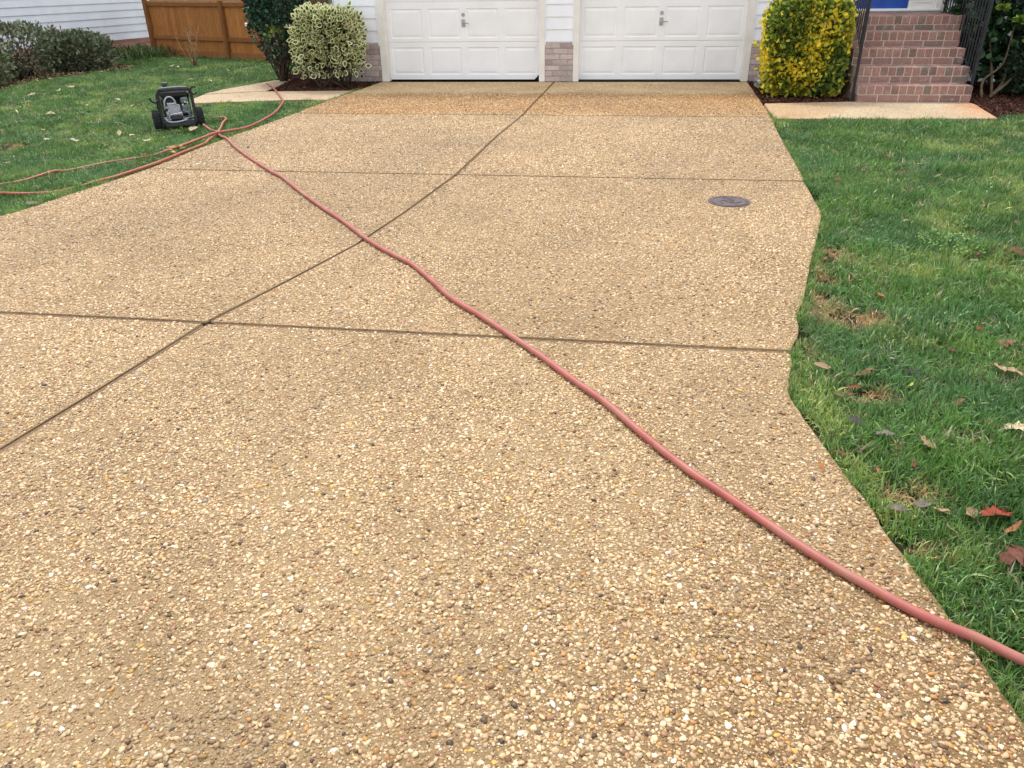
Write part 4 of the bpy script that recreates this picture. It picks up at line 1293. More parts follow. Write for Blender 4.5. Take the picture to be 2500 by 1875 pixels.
# wheels
for s in (-1, 1):
    wb = bmesh.new()
    cx = s * (HW + 0.056)
    r_, hw = 0.105, 0.042
    prof = [(-hw, r_ * 0.58), (-hw, r_ * 0.86), (-hw * 0.8, r_ * 0.97), (0, r_), (hw * 0.8, r_ * 0.97), (hw, r_ * 0.86), (hw, r_ * 0.58)]
    seg = 36; rings = []
    for j in range(seg):
        a = 2 * math.pi * j / seg
        rings.append([wb.verts.new((cx + x, 0.10 + math.cos(a) * q_, 0.075 + math.sin(a) * q_)) for x, q_ in prof])
    for j in range(seg):
        a, b = rings[j], rings[(j + 1) % seg]
        for k in range(len(prof) - 1): wb.faces.new((a[k], a[k + 1], b[k + 1], b[k]))
    for j in range(22):                               # tread lugs
        a = 2 * math.pi * j / 22
        for sg in (-1, 1):
            m = Matrix.Translation((cx + sg * hw * 0.46, 0.10, 0.075)) @ Matrix.Rotation(a + sg * 0.07, 4, 'X') @ Matrix.Rotation(sg * 0.35, 4, 'Z')
            bbox(wb, -hw * 0.46, hw * 0.46, -0.0055, 0.0055, r_ * 0.95, r_ * 1.055, mat=m)
    tyre = from_bm('wheel', wb, M_TYRE, pw, True, smooth=True, sharp=35)
    wb = bmesh.new()
    cyl(wb, (cx - hw * 0.7, 0.10, 0.075), (cx + hw * 0.7, 0.10, 0.075), r_ * 0.60, seg=24)
    cyl(wb, (cx - hw * 1.05, 0.10, 0.075), (cx + hw * 1.05, 0.10, 0.075), r_ * 0.16, seg=12)
    from_bm('rim', wb, M_PLASTIC, tyre, True, smooth=True, sharp=35)
bm = bmesh.new(); cyl(bm, (-HW - 0.02, 0.10, 0.075), (HW + 0.02, 0.10, 0.075), 0.009, seg=10)
from_bm('axle', bm, M_CHROME, pw, True, smooth=True)
# engine: finned block, crankcase, recoil housing, muffler, tank, air box
bm = bmesh.new()
bbox(bm, -0.115, 0.055, 0.05, 0.24, 0.07, 0.15, bevel=0.01); bbox(bm, -0.09, 0.03, 0.035, 0.09, 0.15, 0.235, bevel=0.006)
for k in range(8):
    z = 0.153 + k * 0.0105; bbox(bm, -0.098 - 0.003 * (k % 2), 0.038, 0.024, 0.10, z, z + 0.0045)
for k in range(5):
    x = -0.08 + k * 0.026; bbox(bm, x, x + 0.006, 0.018, 0.03, 0.165, 0.225)
bbox(bm, -0.10, 0.0, 0.03, 0.12, 0.238, 0.252, bevel=0.004)
bmesh.ops.recalc_face_normals(bm, faces=bm.faces[:])
eng = from_bm('engine', bm, M_ALU, pw, True)
bm = bmesh.new(); bbox(bm, -0.095, 0.045, 0.0, 0.055, 0.075, 0.125, bevel=0.012); bbox(bm, -0.07, 0.03, -0.012, 0.03, 0.09, 0.105, bevel=0.004)
from_bm('pump', bm, M_PLASTIC, pw, True)
bm = bmesh.new(); cyl(bm, (-0.085, -0.002, 0.142), (0.035, -0.006, 0.15), 0.008, seg=10); bbox(bm, 0.033, 0.045, -0.014, 0.006, 0.128, 0.168, bevel=0.003)
for x, z in ((-0.10, 0.175), (-0.115, 0.215), (0.07, 0.235), (0.10, 0.26), (0.125, 0.25), (0.065, 0.09), (0.085, 0.078), (-0.10, 0.088)):
    cyl(bm, (x, 0.005, z), (x, 0.022, z), 0.010, 0.008, 10)
from_bm('fittings', bm, M_CHROME, pw, True, smooth=True, sharp=40)
bm = bmesh.new(); bbox(bm, 0.055, 0.15, 0.05, 0.16, 0.13, 0.225, bevel=0.012); bbox(bm, 0.06, 0.14, 0.06, 0.2, 0.235, 0.30, bevel=0.014)
tube(bm, [(0.06, 0.05, 0.17), (0.11, 0.03, 0.15), (0.145, 0.03, 0.10)], 0.011, 8)
from_bm('carburettor', bm, varied('greenish_casting', S(78, 92, 92), S(120, 136, 136), 40, 0.4, 0.5), pw, True)
bm = bmesh.new(); bbox(bm, -0.155, 0.15, 0.09, 0.36, 0.29, 0.385, bevel=0.03); bbox(bm, -0.14, 0.16, 0.25, 0.38, 0.08, 0.29, bevel=0.02); bbox(bm, -0.135, 0.0, 0.11, 0.25, 0.24, 0.30, bevel=0.012)
tank = from_bm('fuel_tank', bm, M_FRAME, pw, True)
bm = bmesh.new(); cyl(bm, (-0.075, 0.17, 0.38), (-0.075, 0.17, 0.43), 0.026, 0.026, 18); cyl(bm, (-0.075, 0.17, 0.43), (-0.075, 0.17, 0.452), 0.040, 0.037, 18)
from_bm('filler_cap', bm, M_PLASTIC, tank, True, smooth=True, sharp=40)
bm = bmesh.new()
loop = [(-0.135, 0.03, 0.19)] + [(-0.068 - 0.062 * math.cos(t), 0.02, 0.245 + 0.075 * math.sin(t)) for t in np.linspace(0, math.pi, 13)] + [(0.0, 0.03, 0.225)]
tube(bm, spline(loop, 3), 0.0085, 8)
low = [(-0.145, 0.0, 0.115), (-0.142, -0.022, 0.088), (-0.11, -0.038, 0.07), (-0.05, -0.042, 0.066), (0.02, -0.040, 0.072), (0.075, -0.036, 0.082)]
tube(bm, spline(low, 4), 0.0075, 8)
from_bm('grey_hose', bm, M_GREYHOSE, pw, True, smooth=True)
for c, rz in (((-0.128, -0.012, 0.115), 0.1), ((0.075, -0.004, 0.150), -0.3)):
    bm = bmesh.new(); bbox(bm, -0.017, 0.017, -0.006, 0.006, -0.026, 0.026, bevel=0.003, mat=Matrix.Translation(c) @ Matrix.Rotation(rz, 4, 'Y'))
    from_bm('lime_tag', bm, M_LIME, pw, True)
for pts in ([(-HW, -0.01, 0.30), (-HW - 0.03, -0.02, 0.285), (-HW - 0.05, -0.03, 0.282), (-HW - 0.078, -0.035, 0.292), (-HW - 0.092, -0.035, 0.318), (-HW - 0.09, -0.035, 0.332)],
            [(HW, 0.0, 0.375), (HW + 0.012, 0.0, 0.40), (HW + 0.035, 0.0, 0.412), (HW + 0.06, 0.0, 0.402)],
            [(HW, 0.0, 0.352), (HW + 0.02, 0.0, 0.338), (HW + 0.045, 0.0, 0.336), (HW + 0.062, 0.0, 0.352)]):
    bm = bmesh.new(); tube(bm, spline(pts, 4), 0.0105, 8)
    from_bm('lance_hook', bm, M_FRAME, pw, True, smooth=True)

# ================================================================ hoses
def make_hose(name, c1, c2, dirt):
    q = N(name, 0.5, 0.4)
    p = q.pos()
    c = q.ramp(q.noise(9.0, 4.0, p), [(0.3, c1), (0.7, c2)])
    c = q.mix(q.ramp(q.noise(3.5, 6.0, p, 0.7), [(0.45, (0, 0, 0, 1)), (0.7, (0.85, 0.85, 0.85, 1))]), c, dirt)
    c = q.mix(q.ramp(q.noise(60.0, 5.0, p, 0.7), [(0.6, (0, 0, 0, 1)), (0.72, (0.5, 0.5, 0.5, 1))]), c, S(110, 66, 56))
    q.col(c); q.bump(q.noise(180.0, 3.0, p), 0.12, 0.002)
    return q.m
M_HOSE_R = make_hose('worn_red_rubber', S(146, 74, 67), S(164, 92, 82), S(156, 112, 96))
M_HOSE_O = make_hose('worn_orange_rubber', S(152, 74, 58), S(168, 90, 72), S(160, 110, 86))
def hose(name, pts, r, mat, label):
    bm = bmesh.new()
    tube(bm, spline(pts, 6), r, 12)
    o = from_bm(name, bm, mat, None, smooth=True)
    return tag(o, label, 'hose')
h3 = [(-4.80, 9.02, 0.05), (-4.70, 8.97, 0.0), (-4.56, 8.86, -0.005), (-4.40, 8.60, 0.0), (-4.302, 8.462, 0.012)] + [(x, y, 0.0185) for x, y in
      ((-4.184, 8.322), (-3.917, 7.925), (-3.606, 7.496), (-3.349, 7.168), (-3.041, 6.783), (-2.848, 6.564), (-2.612, 6.232), (-2.387, 5.925),
       (-2.139, 5.597), (-1.862, 5.246), (-1.601, 4.882), (-1.410, 4.651), (-1.163, 4.385), (-1.015, 4.170), (-0.818, 3.860), (-0.614, 3.620), (-0.443, 3.405),
       (-0.264, 3.174), (-0.105, 2.952), (0.037, 2.763), (0.163, 2.558), (0.260, 2.407), (0.349, 2.283), (0.432, 2.183), (0.534, 2.056), (0.627, 1.940),
       (0.713, 1.844), (0.796, 1.766), (0.874, 1.692), (0.951, 1.637))] + [(1.017, 1.596, 0.02), (1.105, 1.531, 0.018), (1.3, 1.42, 0.01), (1.7, 1.25, 0.005), (2.4, 1.1, 0.0)]
hose('pressure_hose', h3, 0.0145, M_HOSE_R, 'long faded red hose running diagonally across the driveway')
h1 = [(-5.75, 13.2, 0.02), (-5.60, 12.95, 0.02)] + [(x, y, 0.020) for x, y in ((-5.504, 12.795), (-5.212, 12.254), (-4.80, 11.45))] + [(-4.66, 11.15, 0.01)] + \
     [(x, y, z) for x, y, z in ((-4.550, 10.807, 0.016), (-4.376, 10.167, 0.02), (-4.287, 9.590, 0.022), (-4.252, 9.061, 0.024), (-4.305, 8.775, 0.034), (-4.407, 8.539, 0.044), (-4.448, 8.334, 0.034),
      (-4.484, 8.031, 0.024), (-4.524, 7.746, 0.018), (-4.581, 7.597, 0.0), (-4.656, 7.462, -0.008), (-4.883, 7.170, -0.003), (-5.087, 6.842, -0.012), (-5.157, 6.719, 0.006), (-5.229, 6.413, -0.008),
      (-5.45, 6.15, -0.015), (-5.45, 5.95, -0.01), (-5.25, 5.90, 0.004), (-5.083, 5.912, 0.008), (-4.87, 5.93, 0.002), (-4.72, 6.08, -0.022), (-4.60, 6.28, -0.02), (-4.50, 6.42, 0.0), (-4.402, 6.542, 0.014),
      (-4.315, 7.091, 0.02), (-4.317, 7.6, 0.018), (-4.325, 8.062, 0.012), (-4.377, 8.278, 0.014), (-4.446, 8.58, 0.012), (-4.561, 8.956, 0.02), (-4.692, 9.299, 0.024), (-4.80, 9.62, 0.022), (-4.95, 9.80, 0.008), (-5.15, 9.85, -0.012), (-5.25, 9.6, 0.0), (-5.2, 9.35, 0.06))]
hose('garden_hose', h1, 0.0135, M_HOSE_O, 'orange red garden hose looping from the shrub bed through the left lawn grass')

# ================================================================ round utility cover
cv = empty('utility_cover', (0.941, 6.06, 0), label='round dark bronze utility cover set in the driveway', cat='cover')
M_BRONZE = varied('dark_cast_cover', S(66, 57, 60), S(98, 85, 87), 40, 0.6, 0.4, 0.5, 90, 0.004, metal=0.15)
bm = bmesh.new()
def lathe(bm, prof, c, seg=48):
    rings = [[bm.verts.new((c[0] + r_ * math.cos(2 * math.pi * j / seg), c[1] + r_ * math.sin(2 * math.pi * j / seg), z)) for j in range(seg)] for r_, z in prof]
    for a, b in zip(rings[:-1], rings[1:]):
        for j in range(seg): bm.faces.new((a[j], a[(j + 1) % seg], b[(j + 1) % seg], b[j]))
    return rings
rg = lathe(bm, [(0.137, 0.002), (0.137, 0.008), (0.131, 0.010), (0.124, 0.010), (0.121, 0.006), (0.0001, 0.006)], (0.941, 6.06))
from_bm('lid', bm, M_BRONZE, cv, smooth=True, sharp=30)
bm = bmesh.new()
lathe(bm, [(0.139, 0.004), (0.141, 0.007), (0.154, 0.007), (0.158, 0.001)], (0.941, 6.06))
from_bm('ring', bm, M_BRONZE, cv, smooth=True, sharp=30)
bm = bmesh.new()
for k in range(3):                                    # worn cast relief: curved bars round a rosette
    a0 = k * 2.1 + 0.4
    pts = [(0.941 + math.cos(a) * rr_, 6.06 + math.sin(a) * rr_, 0.007) for a, rr_ in zip(np.linspace(a0, a0 + 1.6, 9), np.linspace(0.04, 0.095, 9))]
    tube(bm, pts, 0.0045, 6)
tube(bm, [(0.941 + math.cos(t) * 0.03, 6.06 + math.sin(t) * 0.03, 0.007) for t in np.linspace(0, 6.0, 16)], 0.004, 6)
from_bm('cast_relief', bm, M_BRONZE, cv, smooth=True)

# ================================================================ downspout drain end
ds = empty('drain_pipe', (2.2, 12.95, 0), label='short white corrugated drain pipe end beside the yellow shrub', cat='pipe')
bm = bmesh.new()
pts = [(2.195 + 0.016 * i, 12.90 + 0.012 * i, 0.052) for i in range(22)]
tube(bm, pts, [0.052 if i % 2 else 0.046 for i in range(22)], 18, caps=False)
tube(bm, [(p[0], p[1], p[2]) for p in pts], 0.042, 18, caps=False)
from_bm('corrugated_tube', bm, varied('white_drain_plastic', S(206, 206, 204), S(228, 228, 226), 12, 0.5, 0.4), ds, smooth=True)

# ================================================================ grass
def tuft(name, seed, nb=30, rad=0.06, h=(0.04, 0.095), lean=1.25, w=0.0033, straw=0.06):
    rr = np.random.default_rng(seed)
    V, F, C = [], [], []
    for b in range(nb):
        a = rr.uniform(0, 6.283); r0 = rad * math.sqrt(rr.random())
        base = np.array([math.cos(a) * r0, math.sin(a) * r0, 0.0])
        L = rr.uniform(*h); la = rr.uniform(0, 6.283); ln = abs(rr.normal(0, lean))
        dr = np.array([math.cos(la), math.sin(la), 0.0]); sd = np.array([-dr[1], dr[0], 0.0])
        ww = w * rr.uniform(0.7, 1.3)
        tone = rr.uniform(0.5, 1.65)
        st = rr.random() < straw
        c = np.array([2.1, 1.4, 1.6]) * tone if st else np.array([tone * rr.uniform(0.9, 1.2), tone, tone * rr.uniform(0.85, 1.4)])
        k0 = len(V)
        ang = ln * 0.5
        p = base.copy()
        for i in range(4):
            hw = ww * (1.0, 0.9, 0.65, 0.06)[i]
            V += [p - sd * hw, p + sd * hw]; C += [c, c]
            p = p + (dr * math.sin(ang) + np.array([0, 0, 1.0]) * math.cos(ang)) * L / 3
            ang = min(ang + ln * 0.55, 1.9)
        for i in range(3):
            F.append((k0 + 2 * i, k0 + 2 * i + 1, k0 + 2 * i + 3, k0 + 2 * i + 2))
    me = bpy.data.meshes.new(name)
    me.from_pydata([tuple(v) for v in V], [], F)
    a = me.attributes.new('shade', 'FLOAT_COLOR', 'POINT')
    c4 = np.ones((len(V), 4), np.float32); c4[:, :3] = np.array(C)
    a.data.foreach_set('color', c4.ravel())
    me.polygons.foreach_set('use_smooth', [True] * len(me.polygons))
    return me
TUFTS = [tuft('grass_tuft_%d' % i, 300 + i) for i in range(7)]
BARE = [((1.396, 4.844), 0.14, 0.22), ((1.265, 4.493), 0.09, 0.2), ((1.25, 3.834), 0.20, 0.12), ((1.143, 3.010), 0.10, 0.06), ((1.06, 2.30), 0.13, 0.06),
        ((0.955, 3.42), 0.06, 0.07), ((1.02, 1.99), 0.09, 0.05), ((-6.55, 7.85), 0.22, 0.3), ((1.22, 4.1), 0.07, 0.15)]
def bare_amount(x, y):
    f = np.zeros(len(x))
    wob = (vnoise(x, y, 0.09, 81) - 0.5) * 0.7
    for (cx, cy), rx, ry in BARE:
        d = np.hypot((x - cx) / rx, (y - cy) / ry) + wob
        f = np.maximum(f, np.clip(1.35 - d, 0, 1))
    return f
HOSES = [[p[:2] for p in h1], [p[:2] for p in h3]]
def lawn(name, dens_fn, box, label, extra=None, zone='r'):
    x0, x1, y0, y1 = box
    area = (x1 - x0) * (y1 - y0)
    dmax = dens_fn(None, None)
    n = int(area * dmax)
    X, Y = RNG.uniform(x0, x1, n), RNG.uniform(y0, y1, n)
    k = RNG.random(n) < dens_fn(X, Y) / dmax
    for pl in (DRIVE, WALK_R, WALK_L1, WALK_L2, BED_L, BED_R, BED_RR, BED_H):
        k &= ~in_poly(X, Y, pl)
    k &= visible(np.stack([X, Y, X * 0], 1), 0.15)
    X, Y = X[k], Y[k]
    dR = np.minimum(seg_dist(X, Y, RIGHT), seg_dist(X, Y, LEFT))
    dW = np.minimum(seg_dist(X, Y, WALK_R + WALK_R[:1]), seg_dist(X, Y, WALK_L1 + WALK_L1[:1]))
    lim = 0.006 + 0.085 * np.clip(vnoise(X, Y, 0.22, 91) * 1.5 - 0.45, 0, 1)
    b = bare_amount(X, Y)
    k = (dR > lim) & (dW > 0.02) & (RNG.random(len(X)) > b * 0.80)
    for hl in HOSES:
        k &= seg_dist(X, Y, hl) > np.where(X < -4.5, 0.004, 0.026)
    X, Y, b = X[k], Y[k], b[k]
    n = len(X)
    fr = np.clip((np.hypot(X, Y) - 3) / 8, 0, 1)
    flow = vnoise(X, Y, 0.30, 95) * 6.283 * 1.6
    ln = 0.75 * vnoise(X, Y, 0.18, 96)
    rot = np.stack([np.cos(flow) * ln, np.sin(flow) * ln, RNG.uniform(0, 6.283, n)], 1)
    sc = 0.80 * RNG.uniform(0.75, 1.2, n) * (0.75 + 0.55 * vnoise(X, Y, 0.25, 97)) * (1 - 0.45 * b) * (1.0 + 0.15 * fr)
    if zone == 'l': sc *= 0.78
    sc *= np.clip(0.7 + np.minimum(dR[k], dW[k]) * 3.0, 0.7, 1.0)
    scl = np.stack([sc * (1 + 0.25 * fr), sc * (1 + 0.25 * fr), sc], 1)
    a = vnoise(X, Y, 0.35, 98); a2 = vnoise(X, Y, 0.11, 99); a3 = vnoise(X, Y, 1.3, 94)
    deep, mid, yel, blue = (np.array(S(*v)[:3]) for v in ((68, 104, 46), (94, 132, 60), (140, 160, 84), (80, 120, 68)))
    t = np.clip((a * 0.5 + a2 * 0.3 + a3 * 0.2 - 0.28) * 2.2, 0, 1)[:, None]
    c = deep * (1 - t) + mid * t
    t2 = np.clip((vnoise(X, Y, 0.5, 88) * 0.6 + vnoise(X, Y, 0.12, 87) * 0.4 - 0.56) * 4, 0, 0.8)[:, None]
    c = c * (1 - t2) + yel * t2
    t3 = np.clip((vnoise(X, Y, 0.42, 86) - 0.6) * 3.0, 0, 0.6)[:, None]
    c = c * (1 - t3) + blue * t3
    sb = np.clip(b * 1.6 - 0.15 + (RNG.random(n) - 0.5) * 0.5, 0, 1)[:, None] * (b > 0.05)[:, None]
    c = c * (1 - sb) + np.array(S(176, 150, 104)[:3]) * sb
    rs = (RNG.random(n) < 0.035)[:, None]
    c = np.where(rs, np.array(S(156, 146, 110)[:3]), c)
    c = c * RNG.uniform(0.85, 1.18, (n, 1))
    P = np.stack([X, Y, np.full(n, SOILZ)], 1)
    # tufts that hang over the slab edge
    eX, eY, eR = [], [], []
    ln_ = RIGHT if zone == 'r' else LEFT
    for (ax, ay), (bx, by) in zip(ln_[:-1], ln_[1:]):
        L_ = math.hypot(bx - ax, by - ay)
        for _ in range(RNG.poisson(L_ * 60)):
            t_ = RNG.random(); ex, ey = ax + (bx - ax) * t_, ay + (by - ay) * t_
            if y0 < ey < y1 and vnoise(np.array([ex]), np.array([ey]), 0.22, 91)[0] < 0.56:
                sg = 1 if zone == 'r' else -1
                eX.append(ex + sg * RNG.uniform(0.008, 0.03)); eY.append(ey); eR.append((RNG.normal(0, 0.2), -sg * RNG.uniform(0.1, 0.5), RNG.uniform(0, 6.283)))
    ne = len(eX)
    P = np.concatenate([P, np.stack([eX, eY, np.full(ne, SOILZ + 0.006)], 1)])
    rot = np.concatenate([rot, np.array(eR)])
    se = RNG.uniform(0.5, 0.95, ne); scl = np.concatenate([scl, np.stack([se * 0.7, se * 0.7, se], 1)])
    ce = mid * RNG.uniform(0.75, 1.2, (ne, 1)); ce = np.where(RNG.random((ne, 1)) < 0.25, yel * RNG.uniform(0.8, 1.1, (ne, 1)), ce)
    c = np.concatenate([c, ce]); n += ne
    o = scatter(name, P, rot, scl, RNG.integers(0, 7, n), c, [(m, M_GRASS) for m in TUFTS], None)
    print(name, n)
    return tag(o, label, 'grass')
def dens_r(X, Y):
    if X is None: return 1150.0
    d = np.hypot(X, Y)
    return np.where(d < 4.2, 1150, np.where(d < 7, 800, 560))
def dens_l(X, Y):
    if X is None: return 800.0
    d = np.hypot(X, Y)
    return np.where(d < 9, 800, np.where(d < 12, 560, 380))
lawn('right_lawn_grass', dens_r, (0.6, 6.6, 0.9, 10.45), 'green lawn grass right of the driveway')
lawn('left_lawn_grass', dens_l, (-12.5, -4.0, 3.8, 19.2), 'green lawn grass left of the driveway', zone='l')

# clover-like weeds in the right lawn
n = 420
a = RNG.uniform(0, 6.283, n); rr_ = np.sqrt(RNG.random(n))
P = np.stack([2.22 + np.cos(a) * rr_ * 0.20, 5.10 + np.sin(a) * rr_ * 0.26, RNG.uniform(0.0, 0.035, n)], 1)
cl = leaf_cloud('clover_patch', P, np.stack([np.cos(a * 7), np.sin(a * 7), np.full(n, 0.25)], 1), RNG.uniform(0.011, 0.019, n), pick([S(116, 150, 76), S(102, 138, 66), S(130, 160, 90)], n), M_LF_HEDGE, None, 0.6, seg=6)
tag(cl, 'patch of small light green clover in the right lawn', 'weeds')

# mulch chips and leaf litter
chips = []
for i in range(4):
    bm = bmesh.new(); bbox(bm, -1, 1, -0.35, 0.35, -0.18, 0.18)
    for v in bm.verts: v.co += Vector((random.gauss(0, 0.12), random.gauss(0, 0.1), random.gauss(0, 0.08)))
    bmesh.ops.recalc_face_normals(bm, faces=bm.faces[:])
    me = bpy.data.meshes.new('mulch_chip_%d' % i); bm.to_mesh(me); bm.free(); chips.append(me)
q = N('mulch_chip', 0.9, 0.15); q.col(q.n('ShaderNodeAttribute', attribute_type='INSTANCER', attribute_name='tint').outputs['Color']); M_CHIP = q.m
def mulch(name, pl, dens, cols, label):
    a = np.array(pl); n = int((a[:, 0].max() - a[:, 0].min()) * (a[:, 1].max() - a[:, 1].min()) * dens)
    X, Y = RNG.uniform(a[:, 0].min(), a[:, 0].max(), n), RNG.uniform(a[:, 1].min(), a[:, 1].max(), n)
    k = in_poly(X, Y, pl); X, Y = X[k], Y[k]; n = len(X)
    s = RNG.uniform(0.008, 0.024, n)
    o = scatter(name, np.stack([X, Y, RNG.uniform(-0.012, 0.008, n)], 1), np.stack([RNG.normal(0, 0.4, n), RNG.normal(0, 0.4, n), RNG.uniform(0, 6.28, n)], 1),
                np.stack([s, s, s], 1), RNG.integers(0, 4, n), pick(cols, n), [(m, M_CHIP) for m in chips], None)
    return tag(o, label, 'mulch')
MC = [S(58, 36, 30), S(80, 50, 40), S(44, 28, 24), S(96, 62, 48)]
mulch('mulch_chips', BED_L, 1500, MC, 'dark bark chips under the shrubs left of the garage')
mulch('mulch_chips', BED_R, 1500, MC, 'dark bark chips under the yellow shrub')
mulch('mulch_chips', [(x, y) for x, y in BED_RR if x < 5] + [(6.6, 10.2), (6.6, 13.6)], 1000, MC, 'dark bark chips right of the brick steps')
mulch('leaf_litter', BED_H, 500, [S(120, 92, 64), S(160, 136, 100), S(84, 62, 44), S(196, 178, 140)], 'brown leaf litter along the foot of the neighbour hedge')

# ================================================================ fallen leaves
def leaf_outline(kind):
    if kind == 'oak':
        pts = []
        for i in range(9):
            t = i / 8
            w = (0.06 + 0.30 * math.sin(math.pi * min(1, t * 0.95 + 0.03))) * (1.0 if i % 2 else 0.42)
            pts.append((t, w))
        return [(0, 0.012)] + [(t + (0.06 if i % 2 else -0.02), w) for i, (t, w) in enumerate(pts[1:-1])] + [(1.0, 0.0)]
    if kind == 'maple':
        return [(0, 0.015), (0.12, 0.10), (0.02, 0.34), (0.22, 0.28), (0.30, 0.50), (0.46, 0.30), (0.58, 0.36), (0.62, 0.16), (0.78, 0.2), (1.0, 0.0)]
    if kind == 'long':
        return [(0, 0.01), (0.2, 0.09), (0.45, 0.13), (0.7, 0.10), (0.88, 0.05), (1, 0)]
    return [(0, 0.02), (0.15, 0.18), (0.4, 0.28), (0.65, 0.24), (0.85, 0.12), (1, 0)]
LEAFN = [0]
def fallen(name, label, cat, x, y, size, kind, c, rz=None, curl=None, tilt=None, z=None, group=None):
    LEAFN[0] += 1
    rr = random.Random(900 + LEAFN[0])
    half = leaf_outline(kind)
    cu = rr.uniform(-0.5, 0.6) if curl is None else curl
    bm = bmesh.new()
    rib = [(t, 0.0) for t, w in half]
    def H(t, w): return cu * (w * w * 1.6 + (t - 0.5) ** 2 * 0.55) + 0.05 * math.sin(9 * t + 5 * w + LEAFN[0])
    up = [bm.verts.new((t - 0.5, w, H(t, w))) for t, w in half[:-1]]; dn = [bm.verts.new((t - 0.5, -w * rr.uniform(0.8, 1.1), H(t, w) * rr.uniform(0.6, 1.3))) for t, w in half[:-1]]
    md = [bm.verts.new((t - 0.5, 0, H(t, 0) - 0.015)) for t, w in half]
    for i in range(len(half) - 2):
        bm.faces.new((md[i], md[i + 1], up[i + 1], up[i])); bm.faces.new((md[i + 1], md[i], dn[i], dn[i + 1]))
    bm.faces.new((md[-2], md[-1], up[-1])); bm.faces.new((md[-1], md[-2], dn[-1]))
    tube(bm, [(-0.5, 0, H(0, 0) - 0.01), (-0.68, 0.03, H(0, 0) + 0.02)], 0.012, 4)
    me = bpy.data.meshes.new(name); bm.to_mesh(me); bm.free()
    me.polygons.foreach_set('use_smooth', [True] * len(me.polygons))
    nv = len(me.vertices)
    a = me.attributes.new('tint', 'FLOAT_COLOR', 'POINT')
    base = np.array(c[:3]); cc = np.ones((nv, 4), np.float32); cc[:, :3] = base * np.random.default_rng(LEAFN[0]).uniform(0.72, 1.25, (nv, 1))
    a.data.foreach_set('color', cc.ravel())
    o = link(name, me, M_LF_DRY, None, loc=(x, y, (0.018 if z is None else z)), scl=(size, size, size),
             rot=(rr.gauss(0, 0.22) if tilt is None else tilt, rr.gauss(0, 0.22), rr.uniform(0, 6.28) if rz is None else rz))
    return tag(o, label, cat, group)
BRN, RED, TAN, GRY, DKG, ORG, PALE, WHT, LIM = (S(128, 96, 74), S(132, 74, 58), S(172, 146, 116), S(124, 114, 108), S(74, 72, 76), S(156, 104, 70), S(206, 192, 156), S(238, 236, 226), S(186, 200, 44))
